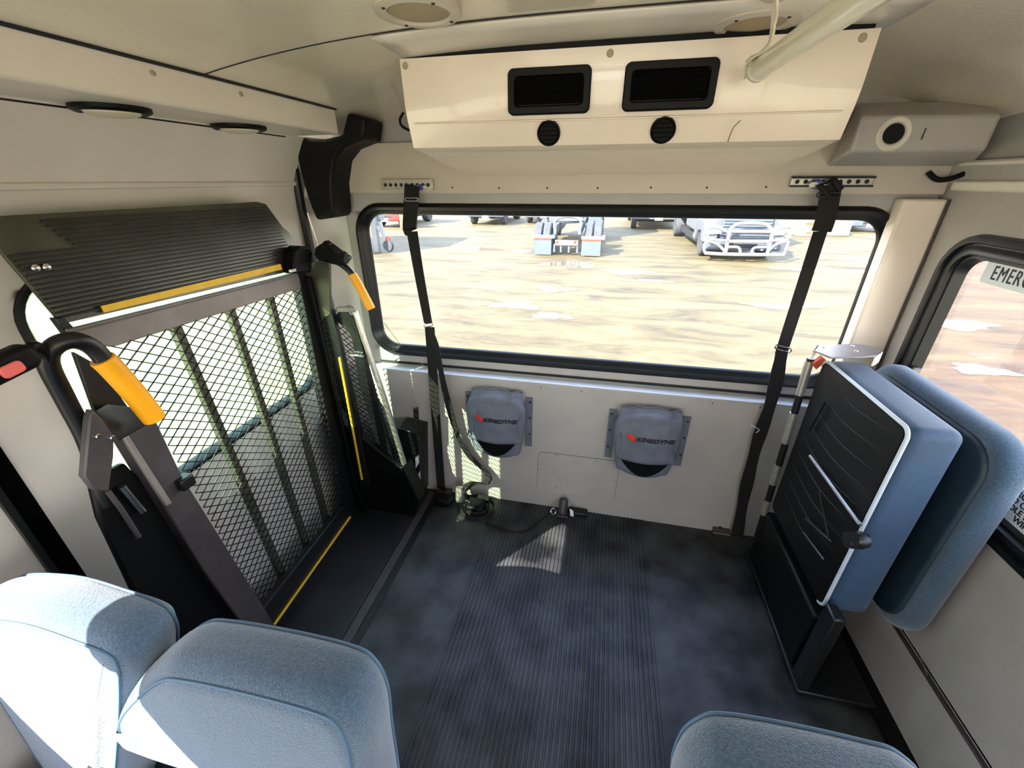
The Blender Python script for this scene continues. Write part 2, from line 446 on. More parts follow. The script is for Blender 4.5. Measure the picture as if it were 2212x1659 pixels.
for (px, py) in ((330, 158), (521, 203)):
    q = P(px, py, 'x', -.998)
    mb = MB(); mb.lathe(q, (1, 0, 0), [(.006, -.002), (.006, .001), (.003, .002)], 12)
    tag(mb.build('screw', M_ALU), ['small screw head in the white side soffit, farther from the corner', 'small screw head in the white side soffit, nearer the black corner cover'][sc], 'screw'); sc += 1
for i, (y, r) in enumerate(((-.845, .085), (-.475, .085))):
    t = thing('dome_light', ['oval recessed light under the left soffit, nearer the camera', 'oval recessed light under the left soffit, nearer the rear corner'][i], 'light', (-1.15, y, 1.757), 'recessed lights under the left soffit')
    mb = MB(); mb.lathe((-1.135, y, SZ0), (0, 0, -1), [(.075, -.004), (.075, .008), (.066, .013), (.056, .010)], 32, sx=1.0); mb.build('bezel', M_BLACK, t)
    mb = MB(); mb.lathe((-1.135, y, SZ0-.009), (0, 0, -1), [(.054, 0), (.050, .006), (.035, .010), (.01, .012)], 32); mb.build('lens', M_LENS, t)
# black moulded cover in the rear left corner
t = thing('corner_cover', 'black moulded plastic cover in the rear left corner under the soffit', 'cover', (-1.1, -.12, 1.48))
mb = MB()
cov = [(750, 242), (790, 255), (786, 300), (742, 318), (722, 345), (716, 395), (722, 462), (716, 470), (683, 476), (672, 450), (655, 400), (642, 345), (632, 296), (700, 300), (737, 292)]
mb.prism([P(a, b, 'y', -.10) for a, b in cov], (0, .14, 0)); mb.build('body', M_BLACK, t, bevel=.012, seg=3)
t = thing('door_track', 'tall black door edge track running down beside the rear left corner', 'track', (-1.29, -.06, 0))
mb = MB(); mb.tube([P(633, 296, 'y', -.10), P(636, 360, 'y', -.09), P(652, 450, 'y', -.08), P(672, 540, 'y', -.07), (-1.285, -.07, 1.1), (-1.285, -.07, .02)], .017, 8); mb.build('rail', M_BLACKM, t)
mb = MB(); mb.tube([P(665, 460, 'y', -.11), P(683, 520, 'y', -.11), P(687, 545, 'y', -.11)], .005, 8); mb.build('rod', M_ALU, t)

# ------------------------------------------------------------------ air conditioner
AX0, AX1 = -.555, .512
ac = thing('air_conditioner', 'cream overhead rear air conditioner with two black grilles above the window', 'air conditioner', (0, -.3, 1.64))
mb = MB()
side = [(-.535, 1.898), (-.530, 1.80), (-.522, 1.765), (-.500, 1.703), (-.045, 1.640), (.028, 1.64), (.028, 1.75), (-.10, 1.80), (-.505, 1.898)]
mb.prism([(AX0, y, z) for y, z in side], (AX1-AX0, 0, 0)); mb.build('housing', M_AC, ac, ang=18)
mb = MB(); mb.box(AX0+.01, AX1-.01, -.5305, -.40, 1.890, 1.9105); mb.build('gap_shadow', M_BLACK, ac)  # black strip painted for the shadow between housing and ceiling
def acf(px, py): return P(px, py, 'y', -.530)
mb = MB(); mb.tube([P(895, 267, 'y', -.524), P(1300, 257, 'y', -.524), P(1820, 240, 'y', -.524)], .0018, 6); mb.build('crease', M_AC, ac)
for k, qd in enumerate((((1097, 137), (1279, 127), (1275, 236), (1100, 242)), ((1352, 122), (1560, 110), (1538, 228), (1344, 234)))):
    c = [acf(*q) for q in qd]; xs = sorted(v.x for v in c); zs = sorted(v.z for v in c)
    x0, x1 = (c[0].x+c[3].x)/2, (c[1].x+c[2].x)/2; z1, z0 = (c[0].z+c[1].z)/2, (c[2].z+c[3].z)/2; z1 -= .012; z0 = max(z0-.012, 1.768)
    mb = MB(); seal_ring(mb, (x0, x1, z0, z1), .014, [(0, .001), (0, -.010), (.003, -.013), (.016, -.013), (.019, -.008), (.019, .004)], lambda a, b, h: Vector((a, -.530+h, b)))
    v = mb.build('vent', M_BLACK, ac)
    mb = MB(); mb.prism([(a, -.529, b) for a, b in rr(x0+.01, x1-.01, z0+.01, z1-.01, .008, 4)], (0, -.003, 0)); mb.build('backing', M_BLACK, v)
    n = 9
    for j in range(n):
        z = z0+.024+(z1-z0-.048)*j/(n-1)
        mb = MB(); mb.prism([(x0+.02, -.532, z-.002), (x0+.02, -.539, z+.004), (x0+.02, -.537, z+.0055), (x0+.02, -.530, z)], (x1-x0-.04, 0, 0)); mb.build('slat', M_BLACK, v)
for px, py in ((1187, 290), (1430, 286)):
    c = P(px, py, 'y', -.497); nrm = Vector((0, -.8, -.6)); nrm = Vector((0, -.72, -.69)) if False else Vector((0, -.923, -.383))
    c = Vector((c.x, -.513, 1.730)); 
    mb = MB(); mb.lathe(c, nrm, [(.030, -.006), (.030, .004), (.027, .006), (.024, .003), (.004, .002)], 28); l = mb.build('round_louver', M_BLACK, ac)
    for j in range(4):
        mb = MB(); zz = -.015+.010*j; w = math.sqrt(max(.0001, .023**2-zz**2))
        U = Vector((1, 0, 0)); Wd = nrm.cross(U).normalized(); cc = c+nrm*.006+Wd*zz
        mb.bar(cc-U*w, cc+U*w, .0022, .004, Wd); mb.build('louver_blade', M_BLACK, l)
for i, (px, py) in enumerate(((877, 142), (1318, 114), (1863, 76))):
    c = acf(px, py); c.z = min(c.z, 1.884); c.y = -.533
    mb = MB(); mb.lathe(c, (0, -1, 0), [(.0085, -.001), (.0085, .001), (.007, .003), (.004, .0035)], 20); mb.build('screw_cap', M_GRILLE, ac)
mb = MB(); mb.tube(smooth_line([P(1600, 260, 'y', -.533), P(1585, 275, 'y', -.528), P(1577, 292, 'y', -.514), P(1572, 307, 'y', -.506)], 5), .0009, 5); mb.build('crack', M_TDARK, ac)

# ceiling speakers
def speaker(x, y, r, lab):
    z = cz(x, y)-.006
    t = thing('ceiling_speaker', lab, 'speaker', (x, y, z-.015), 'round ceiling speakers')
    mb = MB(); mb.lathe((x, y, z), (0, 0, -1), [(r, -.01), (r, .003), (r-.005, .006), (r-.020, .006), (r-.023, .001)], 40); mb.build('bezel', M_WHITEP, t)
    mb = MB(); mb.lathe((x, y, z), (0, 0, -1), [(r-.022, .001), (r-.03, .003), (r-.05, .006), (.004, .008)], 40); mb.build('grille', M_GRILLE, t)
    for k in range(4):
        a = PI/4+k*PI/2
        mb = MB(); mb.lathe((x+(r-.014)*math.cos(a), y+(r-.014)*math.sin(a), z-.0055), (0, 0, -1), [(.004, 0), (.003, .002)], 10); mb.build('screw', M_TDARK, t)
speaker(-.386, -.800, .082, 'round tan ceiling speaker above the left of the air conditioner')
speaker(.264, -.565, .082, 'round ceiling speaker behind the white grab rail')

# grab rail
t = thing('grab_rail', 'cream painted ceiling grab rail with a flat bracket in front of the air conditioner', 'rail', (.30, -.8, 1.80))
RX = .27
a = P(1640, 148, 'x', RX); b = P(1858, -2, 'x', RX)
d = (b-a).normalized()
mb = MB(); mb.tube([a-d*.004, a, b, b+d*1.2], .0195, 24); mb.build('tube', M_RAIL, t)
mb = MB(); mb.lathe(a-d*.010, d, [(.014, 0), (.021, .001), (.0235, .006), (.0235, .018)], 20); mb.build('end_cap', M_WHITEP, t)
mb = MB()
c0 = a+Vector((0, 0, 0))
pts = [a+Vector((-.020, .006, -.004)), a+Vector((-.021, .008, .012)), P(1660, 95, 'x', RX-.01), P(1671, 50, 'x', RX-.01), P(1676, 5, 'z', 1.895), P(1678, -15, 'z', 1.910)]
mb.ribbon(smooth_line(pts, 6), (0, 1, 0), .02, .004, wids=[.036-.018*min(1, i/12) for i in range(31)]); mb.build('bracket', M_RAIL, t, bevel=.001)
mb = MB(); mb.lathe(Vector((pts[-1].x, pts[-1].y, 1.906)), (0, 0, -1), [(.026, -.012), (.026, 0), (.02, .004)], 24); mb.build('mounting_flange', M_WHITEP, t)

# right-hand corner housing with round hole
t = thing('corner_housing', 'grey wedge-shaped plastic housing with a round hole in the rear right corner', 'housing', (.87, -.1, 1.64))
mb = MB()
fr = [P(1860, 250, 'y', -.16), P(2166, 247, 'y', -.16), P(2128, 326, 'y', -.16), P(1836, 328, 'y', -.16)]
bk = [P(1855, 222, 'y', .02), P(2150, 215, 'y', .02), P(2100, 360, 'y', .02), P(1785, 360, 'y', .02)]
bm = mb.bm; A = [bm.verts.new(v) for v in fr]; B = [bm.verts.new(v) for v in bk]
mb.face(A); mb.face(B[::-1])
for i in range(4): mb.face([A[i], A[(i+1) % 4], B[(i+1) % 4], B[i]])
mb.build('body', M_WALL, t, bevel=.01, seg=3)
c = P(1930, 289, 'y', -.16)
mb = MB(); mb.lathe(c, (0, -1, 0), [(.044, -.004), (.044, .003), (.040, .006), (.030, .004), (.024, -.006)], 36, closed_ends=False); mb.build('ring', M_WHITEP, t)
mb = MB(); mb.lathe(c+Vector((0, -.001, 0)), (0, -1, 0), [(.026, -.001), (.026, .001)], 32); mb.build('round_hole', M_BLACK, t)
mb = MB(); mb.bar(P(2001, 276, 'y', -.162), P(1990, 302, 'y', -.162), .002, .002); mb.build('slot', M_TDARK, t)
mb = MB(); mb.tube(smooth_line([P(2005, 372, 'y', .02), P(2025, 388, 'y', .0), P(2060, 384, 'y', -.02), P(2098, 368, 'y', -.03)], 6), .008, 8)
tag(mb.build('cable', M_BLACK), 'short black cable sagging under the grey corner housing', 'cable')
mb = MB(); mb.tube(smooth_line([P(872, 243, 'y', -.02), P(864, 258, 'y', -.02), P(868, 272, 'y', -.02), P(885, 282, 'y', -.01)], 6), .005, 8)
tag(mb.build('cable', M_BLACK), 'black cable loop poking out left of the air conditioner', 'cable')

# ------------------------------------------------------------------ belt tracks and belts
def track(c1, c2, lab, rim):
    a, b = P(*c1, 'y', .02), P(*c2, 'y', .02)
    x0, x1, z1, z0 = a.x, b.x, a.z, b.z
    t = thing('belt_track', lab, 'belt track', ((x0+x1)/2, .02, z0), 'anchor tracks above the rear window')
    mb = MB(); mb.box(x0, x1, .014, .0295, z0, z1); mb.build('channel', M_ALU, t, bevel=.002)
    mb = MB(); mb.box(x0, x1, .006, .014, z1-.007, z1); mb.box(x0, x1, .006, .014, z0, z0+.006); mb.build('lip', rim, t)
    n = 9
    for k in range(n):
        cx = x0+.02+(x1-x0-.04)*k/(n-1)
        mb = MB(); mb.lathe((cx, .0135, (z0+z1)/2), (0, -1, 0), [(.007, -.001), (.007, .0005)], 14); mb.build('slot', M_TDARK, t)
    return t
track((823, 388), (937, 411), 'aluminium anchor track with a belt at the left above the window', M_ALU)
track((1710, 381), (1881, 404), 'wider anchor track with a dark upper lip at the right above the window', M_TDARK)

def on(pts, y): return [P(a, b, 'y', y) for a, b in pts]
# right belt
t = thing('shoulder_belt', 'black shoulder belt hanging straight down at the right of the rear window', 'belt', P(1590, 1160, 'y', -.03), 'black shoulder belts on the rear wall')
mb = MB(); mb.ribbon(smooth_line(on([(1796, 398), (1793, 420), (1784, 470), (1774, 500)], -.012), 4), (1, 0, 0), .062, .010); mb.build('sleeve', M_WEB, t, bevel=.002)
pts = smooth_line(on([(1772, 500), (1740, 600), (1690, 755), (1688, 765)], -.018)+on([(1668, 860), (1635, 960), (1608, 1070), (1592, 1158)], -.03), 5)
wd = [Vector((1, 0, 0)) for _ in pts]
wids = [.046 for _ in pts]
mb = MB(); mb.ribbon(pts, (1, .1, 0), .046, .003, wids=[.046+.012*math.sin(i*.6)**2*(1 if i > 16 else 0) for i in range(len(pts))]); mb.build('webbing', M_WEB, t)
def ring(px, py, y, w, h, m, par, nm='ring', tilt=0):
    c = P(px, py, 'y', y); mb = MB()
    mb.tube([c+Vector((a, 0, b+a*tilt)) for a, b in rr(-w/2, w/2, -h/2, h/2, h/2*.95, 5)], .0028, 6, closed=True); return mb.build(nm, m, par)
ring(1692, 753, -.022, .062, .016, M_CHROME, t, 'adjuster', -.22)
ring(1790, 421, -.020, .070, .014, M_BLACKM, t, 'loop')
mb = MB(); c = P(1765, 398, 'y', -.004); mb.lathe(c, (-.3, -1, 0), [(.016, -.004), (.016, .004), (.012, .006)], 20); b_ = mb.build('release_button', M_BLUEB, t, label='blue release button')
mb = MB(); mb.box(c.x-.024, c.x+.03, -.010, .012, c.z-.010, c.z+.008); mb.build('anchor_fitting', M_ALU, t, bevel=.002)
mb = MB(); mb.tube(on([(1792, 425), (1770, 400), (1800, 388), (1815, 410)], -.018), .012, 8); mb.build('strap_knot', M_WEB, t)
mb = MB(); mb.tube(smooth_line(on([(1622, 918), (1640, 928), (1633, 935)], -.04), 4), .0012, 5); mb.build('thread', M_LABEL, t)
# left belt
t = thing('shoulder_belt', 'black shoulder belt hanging at the left of the rear window with a slack second strand', 'belt', P(950, 1050, 'y', -.03), 'black shoulder belts on the rear wall')
mb = MB(); mb.ribbon(smooth_line(on([(890, 400), (888, 440), (885, 490), (888, 500)], -.012), 4), (1, 0, 0), .060, .012); mb.build('sleeve', M_WEB, t, bevel=.002)
mb = MB(); mb.ribbon(smooth_line(on([(890, 500), (905, 590), (925, 698)], -.018), 6), (1, 0, 0), .040, .003, wids=[.050-.003*i/4 for i in range(13)]); mb.build('webbing', M_WEB, t)
mb = MB(); mb.ribbon(smooth_line(on([(928, 706), (932, 760), (940, 880), (952, 1040), (953, 1052)], -.022), 6), (1, 0, 0), .048, .003); mb.build('webbing', M_WEB, t)
st = smooth_line(on([(926, 708), (940, 745), (952, 800), (965, 860), (985, 930), (1010, 980), (1045, 1015), (1055, 1028)], -.035)+[P(1050, 1042, 'y', -.05), P(1020, 1046, 'y', -.06), P(995, 1060, 'y', -.07)], 6)
mb = MB(); mb.ribbon(st, (1, -.45, .35), .036, .003, wids=[.036+.012*math.sin(i*.25)**2 for i in range(len(st))]); mb.build('slack_strap', M_WEB, t)
ring(925, 702, -.022, .044, .014, M_CHROME, t, 'adjuster', .25)
ring(889, 431, -.020, .056, .012, M_CHROME, t, 'loop')
mb = MB(); cA, cB = P(975, 948, 'y', -.045), P(996, 925, 'y', -.045); mb.bar(cA, cB, .008, .004, (0, 1, 0)); mb.build('buckle_tongue', M_CHROME, t)
mb = MB(); c = P(910, 404, 'y', -.004); mb.lathe(c, (-.2, -1, 0), [(.011, -.004), (.011, .004), (.008, .006)], 20); mb.build('release_button', M_BLUEB, t, label='blue release button')
mb = MB(); mb.box(c.x-.02, c.x+.022, -.008, .012, c.z-.007, c.z+.007); mb.build('anchor_fitting', M_ALU, t, bevel=.002)
# floor anchor below the right belt, and below the left
for (px, py, lab) in ((1555, 1142, 'small metal floor anchor plate at the foot of the right belt'), (958, 1062, 'thin metal floor anchor at the foot of the left belt')):
    c = P(px, py, 'z', .02); t = thing('floor_anchor', lab, 'anchor', (c.x, c.y, 0), 'floor anchors at the rear wall')
    mb = MB(); mb.box(c.x-.035, c.x+.045, c.y-.02, c.y+.025, .003, .030); mb.build('plate', M_LIFT, t, bevel=.003)
    mb = MB(); mb.box(c.x-.035, c.x+.045, c.y-.0235, c.y-.0195, .003, .010); mb.build('lip', M_ALU, t)
    mb = MB(); mb.lathe((c.x, c.y, .029), (0, 0, 1), [(.01, 0), (.008, .006)], 6); mb.build('bolt', M_BLACKM, t)

# ------------------------------------------------------------------ storage pouches
def pouch(x, ztop, w, h, lab, dip, tz=.04):
    """x = centre, hangs on the lower rear wall"""
    t = thing('storage_pouch', lab, 'pouch', (x, -.01, ztop-h), 'grey cloth pouches on the rear wall')
    for s in (-1, 1):
        mb = MB(); cx = x+s*(w/2-.014)
        mb.prism([(cx-.018, -.001, ztop-.045), (cx+.018, -.001, ztop-.045), (cx+.018, -.001, ztop-h+.055), (cx-.018, -.001, ztop-h+.055)], (0, -.005, 0))
        f = mb.build('flange', M_BAG, t)
        for zz in (ztop-.07, ztop-.16, ztop-.255):
            mb = MB(); mb.lathe((cx+s*.006, -.006, zz), (0, -1, 0), [(.006, -.001), (.005, .002)], 12); mb.build('snap', M_BLACKM, f)
    # back body
    out = [(-.135, -.05), (.125, -.045), (.125, -h+.07), (.085, -h+.02), (0, -h), (-.09, -h+.025), (-.13, -h+.07)]
    o2 = [(q.x, q.y) for q in smooth_line([Vector((a, b, 0)) for a, b in out], 5, True)]
    mb = MB(); mb.pillow((x, -.045, ztop), (1, 0, 0), (0, 0, 1), (0, -1, 0), o2, .07, .03, bulge=.006); mb.build('body', M_BAG, t)
    # flap, gathered at the top, over the body
    W0 = w*.36
    def flap(u, v):
        a = -1+2*u
        fold = .016*math.exp(-((abs(a)-.62)/.14)**2)*max(0, 1-1.6*v)
        topsag = .012*(1-a*a)
        z = ztop-.012*abs(a)**3+topsag*.2-v*(h*.66)+(dip*(1-a*a) if v > .5 else 0)*-(v-.5)*2
        y = -.020-.060*math.sin(min(1, v*1.7)*PI/2)-.018*(1-a*a)-fold*1.2+.006*math.sin(a*9+v*5)*(1-v)
        xx = x+a*W0*(1+.04*math.cos(v*5))+(.008*math.sin(7*v)*a)
        return Vector((xx, y-.004, z))
    mb = MB(); mb.grid(flap, 36, 24); f = mb.build('flap', M_BAG, t); md = f.modifiers.new('solid', 'SOLIDIFY'); md.thickness = .003
    # dark opening under the flap
    mb = MB()
    pts = []
    for k in range(13):
        a = -1+2*k/12; pts.append(Vector((x+a*W0*.86, -.084-.012*(1-a*a), ztop-h*.66-.006-dip*(1-a*a))))
    for k in range(12, -1, -1):
        a = -1+2*k/12; pts.append(Vector((x+a*W0*.86, -.084-.010*(1-a*a), ztop-h*.66-.010-(dip+.062)*(1-a*a)-.004)))
    mb.prism(pts, (0, .004, 0)); mb.build('opening', M_BLACK, t)
    # piping along the flap top
    mb = MB(); mb.tube([flap(k/30, 0)+Vector((0, -.001, .001)) for k in range(31)], .0022, 6); mb.build('piping', M_BAG, t)
    # printed wordmark and red flag mark on the flap
    def proj(q):
        u = min(1, max(0, ((q.x-x)/W0+1)/2)); v = min(1, max(0, (ztop-q.z)/(h*.66)))
        for _ in range(4):
            fz = flap(u, v).z; v = min(1, max(0, v+(fz-q.z)/(h*.66)))
        y = flap(u, v).y-.0025
        return Vector((q.x, y+(q.y)*1.0, q.z))
    zt = ztop-h*.47+tz
    text_mesh('wordmark', 'KINEDYNE', M_INK, t, (x+.028, 0, zt), (1, 0, 0), (0, .0, 1), .028, sx=1.22, shear=.18, bold=.0009, fn=proj)
    mb = MB()
    def fl(u, v):
        return proj(Vector((x-.092+.034*u, 0, zt+.022-.026*v-.008*u+.003*math.sin(u*6))))
    mb.grid(fl, 8, 5); o = mb.build('flag_mark', M_RED, t, label='red flag mark'); md = o.modifiers.new('solid', 'SOLIDIFY'); md.thickness = .0015
pouch(-.450, .718, .335, .385, 'grey cloth pouch with a wordmark on the rear wall, beside the slack belt', .022)
pouch(.270, .700, .355, .375, 'grey cloth pouch with a wordmark on the rear wall, right of the access panel', .022)

# ------------------------------------------------------------------ rear access panel
t = thing('access_panel', 'flush rectangular access panel low in the middle of the rear wall', 'panel', (-.04, 0, .17))
mb = MB(); out = rr(-.245, .165, .10, .360, .03, 6)
mb.prism([(a, -.0005, b) for a, b in out], (0, -.0018, 0)); mb.build('cover', M_WALL, t)
mb = MB(); mb.tube([Vector((a, -.001, b)) for a, b in out], .0014, 5, closed=True); mb.build('edge_gap', M_TDARK, t)
for px, py in ((1203, 984), (1287, 996), (1162, 1014), (1326, 1037), (1201, 1053), (1279, 1066)):
    mb = MB(); c = P(px, py, 'y', -.002); mb.lathe(c, (0, -1, 0), [(.0035, -.001), (.0025, .001)], 8); mb.build('screw', M_BLACKM, t)
# fasteners across the header panel
for i, (px, py) in enumerate(((977, 405), (1078, 406), (1182, 406), (1291, 406), (1406, 405), (1527, 405), (1655, 404))):
    c = P(px, py, 'y', .03)
    mb = MB(); mb.lathe(c, (0, -1, 0), [(.0042, -.001), (.0035, .0012), (.0015, .0006)], 10)
    tag(mb.build('screw', M_BLACKM if i in (2, 3, 4, 5) else M_LIFT), 'small screw in the row along the panel over the rear window', 'screw', 'screws over the rear window')
for i, (px, py) in enumerate(((1168, 837), (1256, 845), (1539, 871), (1642, 880))):
    c = P(px, py, 'y', -.0005)
    mb = MB(); mb.lathe(c, (0, -1, 0), [(.0032, -.001), (.0026, .0012)], 8)
    tag(mb.build('screw', M_BLACKM), 'small screw in the row just under the window ledge', 'screw', 'screws under the window ledge')

# ------------------------------------------------------------------ tie-down at the foot of the rear wall
t = thing('tie_down', 'grey tie-down retractor with a white tag at the middle of the rear wall', 'tie-down', (-.1, -.05, 0))
c = Vector((-.095, -.045, .0))
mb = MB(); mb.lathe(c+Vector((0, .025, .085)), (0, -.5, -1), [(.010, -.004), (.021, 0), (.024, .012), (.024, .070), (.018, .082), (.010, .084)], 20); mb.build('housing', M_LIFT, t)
mb = MB(); mb.tube([c+Vector((-.05+.014*math.cos(a), -.02+.01*math.sin(a), .03+.012*math.sin(a))) for a in [2*PI*k/14 for k in range(14)]], .003, 6, closed=True); mb.build('ring', M_CHROME, t)
mb = MB(); mb.prism([c+Vector((.035, -.02, .065)), c+Vector((.055, -.02, .055)), c+Vector((.060, -.025, .018)), c+Vector((.042, -.025, .022))], (0, .001, 0)); mb.build('tag', M_LABEL, t, label='white tag')
mb = MB(); mb.box(c.x+.03, c.x+.13, -.05, -.004, .003, .028); mb.build('base', M_BLACKM, t, bevel=.006)
mb = MB(); mb.box(c.x-.028, c.x+.03, -.075, -.004, .003, .012); mb.build('foot', M_LIFT, t, bevel=.003)
pts = smooth_line([P(1190, 1108, 'z', .03), P(1165, 1125, 'z', .02), P(1140, 1145, 'z', .006), P(1110, 1148, 'z', .006), P(1075, 1138, 'z', .006), P(1050, 1130, 'z', .006)], 6)
mb = MB(); mb.ribbon(pts, (0, 1, 0), .012, .003); mb.build('cord', M_WEB, t)
# pile of straps at the foot of the left belt
t = thing('strap_retractor', 'belt retractor and coiled black straps on the floor in the left rear corner', 'retractor', (-.62, -.1, 0))
c = Vector((-.665, -.085, 0))
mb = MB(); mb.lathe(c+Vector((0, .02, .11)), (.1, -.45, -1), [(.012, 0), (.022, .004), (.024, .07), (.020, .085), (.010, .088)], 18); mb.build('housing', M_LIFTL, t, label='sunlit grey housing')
mb = MB(); mb.tube([c+Vector((.055+.018*math.cos(a), -.03, .04+.02*math.sin(a))) for a in [2*PI*k/14 for k in range(14)]], .0035, 6, closed=True); mb.build('ring', M_CHROME, t)
mb = MB(); q = smooth_line([c+Vector(v) for v in ((.03, .03, .03), (.12, .03, .05), (.19, .01, .03), (.20, -.05, .02), (.15, -.10, .012), (.07, -.10, .012), (.02, -.05, .02))], 6); mb.ribbon(q, (0, .3, 1), .022, .003); mb.build('coiled_strap', M_WEB, t)
mb = MB(); q = smooth_line([c+Vector(v) for v in ((.04, .02, .02), (.10, .035, .04), (.16, .02, .03), (.165, -.04, .02), (.12, -.07, .012), (.06, -.07, .012))], 6); mb.ribbon(q, (0, .3, 1), .03, .003); mb.build('coiled_strap', M_WEB, t)
mb = MB(); mb.pillow(c+Vector((-.085, -.02, .03)), (1, 0, 0), (0, 1, 0), (0, 0, 1), rr(-.05, .05, -.035, .035, .02, 4), .05, .018); mb.build('cover', M_BLACK, t)
mb = MB(); mb.pillow(c+Vector((.10, -.02, .028)), (1, 0, 0), (0, 1, 0), (0, 0, 1), rr(-.055, .055, -.045, .045, .03, 4), .045, .018); mb.build('spool', M_BLACK, t)

# ------------------------------------------------------------------ wheelchair lift
lift = thing('wheelchair_lift', 'folded dark steel wheelchair lift with mesh platform and yellow grips at the left door', 'wheelchair lift', (-1.1, -.6, .01))
XP = -1.19
q00, q10, q11, q01 = P(578, 1338, 'x', XP), P(752, 1108, 'x', XP), P(652, 623, 'x', XP), P(240, 748, 'x', XP)
def quad(a, b, c, d):
    return lambda u, v: a*(1-u)*(1-v)+b*u*(1-v)+c*u*v+d*(1-u)*v
def diamond(mb, fn, nu, nv, nrm, th=.0036, dp=.0024):
    """expanded metal: a zigzag strand per row, touching its neighbours at the knuckles"""
    nrm = Vector(nrm)
    for j in range(nv):
        for s in (0, 1):
            pts = []
            for i in range(nu*2+1):
                v = (j+(.5 if i % 2 else s))/nv
                pts.append(fn(i/(nu*2), min(1, v)))
            # strand ribbon
            R = []
            for i, p in enumerate(pts):
                d = (fn(.5, .51)-fn(.5, .49)).normalized()
                o = nrm*dp*.5
                R.append([mb.bm.verts.new(p+d*th*.5+o), mb.bm.verts.new(p-d*th*.5+o), mb.bm.verts.new(p-d*th*.5-o), mb.bm.verts.new(p+d*th*.5-o)])
            for A, B in zip(R, R[1:]):
                for k in range(4): mb.face([A[k], A[(k+1) % 4], B[(k+1) % 4], B[k]])
Q = quad(q00, q10, q11, q01)
mb = MB(); diamond(mb, Q, 15, 38, (1, 0, 0)); pf = mb.build('platform_mesh', M_BLACKM, lift)
for u0_ in (.25, .52, .77):
    mb = MB(); mb.bar(Q(u0_-.02, .0)+Vector((-.012, 0, 0)), Q(u0_+.0, 1)+Vector((-.012, 0, 0)), .026, .02, (0, 1, 0)); mb.build('platform_rib', M_PLATE, lift)
mb = MB()   # frame of the platform
tl, tr = P(150, 713, 'x', XP), P(642, 588, 'x', XP)
mb.prism([tl, tr, P(655, 622, 'x', XP), P(245, 750, 'x', XP), P(165, 740, 'x', XP)], (-.03, 0, 0))
mb.build('top_rail', M_LIFTL, lift, bevel=.003)
XB = -1.145
mb = MB(); mb.prism([P(566, 1318, 'x', XB), P(742, 1095, 'x', XB), P(762, 1120, 'x', XB), P(594, 1358, 'x', XB)], (-.03, 0, 0)); mb.build('bottom_rail', M_BLACKM, lift, bevel=.003)
mb = MB(); mb.bar(P(592, 1350, 'x', XB+.004), P(757, 1116, 'x', XB+.004), .007, .006); mb.build('edge_strip', M_YTAPE, lift, label='worn yellow edge strip')
mb = MB(); mb.prism([P(640, 575, 'x', XP), P(668, 575, 'x', XP), P(785, 1110, 'x', XP), P(752, 1128, 'x', XP)], (-.035, 0, 0)); mb.build('side_rail', M_BLACKM, lift, bevel=.003)
# near side rail: box section towards the camera
XN = -1.10
mb = MB(); mb.prism([P(258, 932, 'x', XN), P(336, 905, 'x', XN), P(395, 1030, 'x', XN), P(470, 1150, 'x', XN), P(604, 1366, 'x', XN), P(585, 1392, 'x', XN), P(540, 1372, 'x', XN), P(440, 1235, 'x', XN), P(352, 1090, 'x', XN)], (-.045, 0, 0)); mb.build('side_rail', M_LIFT, lift, bevel=.004)
mb = MB(); mb.prism([P(256, 940, 'x', XN+.002), P(268, 936, 'x', XN+.002), P(365, 1085, 'x', XN+.002), P(352, 1092, 'x', XN+.002)], (.012, 0, 0)); mb.build('rail_flange', M_LIFTL, lift, bevel=.002)
XA = -1.05
mb = MB(); mb.prism([P(193, 905, 'x', XA), P(200, 884, 'x', XA), P(222, 905, 'x', XA), P(247, 940, 'x', XA), P(246, 985, 'x', XA), P(236, 1062, 'x', XA), P(205, 1058, 'x', XA), P(183, 1030, 'x', XA)], (-.02, 0, 0)); mb.build('arm_link', M_LIFT, lift, bevel=.003)
mb = MB(); mb.prism([P(203, 886, 'x', XA-.02), P(230, 872, 'x', XA-.07), P(300, 880, 'x', XA-.07), P(310, 905, 'x', XA-.05), P(250, 938, 'x', XA-.02), P(225, 912, 'x', XA-.02)], (0, 0, -.02)); mb.build('arm_knuckle', M_BLACKM, lift, bevel=.003)
for px, py in ((210, 942), (241, 945)):
    mb = MB(); mb.lathe(P(px, py, 'x', XA+.001), (1, 0, 0), [(.006, -.002), (.006, .004), (.004, .006)], 8); mb.build('bolt', M_CHROME, lift)
mb = MB(); mb.prism([P(196, 1040, 'x', -1.13), P(270, 1000, 'x', -1.13), P(360, 1090, 'x', -1.13), P(450, 1235, 'x', -1.13), P(580, 1385, 'x', -1.13), P(560, 1440, 'x', -1.13), P(395, 1470, 'x', -1.13), P(300, 1300, 'x', -1.13), P(215, 1120, 'x', -1.13)], (-.02, 0, 0)); mb.build('black_infill', M_BLACK, lift, bevel=.006)  # black sheet paints the dark void below the lift arm
mb = MB(); mb.tube([P(262, 1050, 'x', -1.115), P(308, 1105, 'x', -1.115)], .009, 12); mb.build('cylinder_rod', M_CHROME, lift, label='bright hydraulic rod')
mb = MB(); mb.tube([P(232, 1060, 'x', -1.112), P(262, 1100, 'x', -1.112), P(300, 1160, 'x', -1.112)], .006, 8); mb.build('hose', M_LIFT, lift)
mb = MB(); c = P(400, 1040, 'x', XN+.01); mb.box(c.x-.02, c.x+.012, c.y-.02, c.y+.02, c.z-.02, c.z+.015); mb.build('latch', M_BLACKM, lift, bevel=.004)
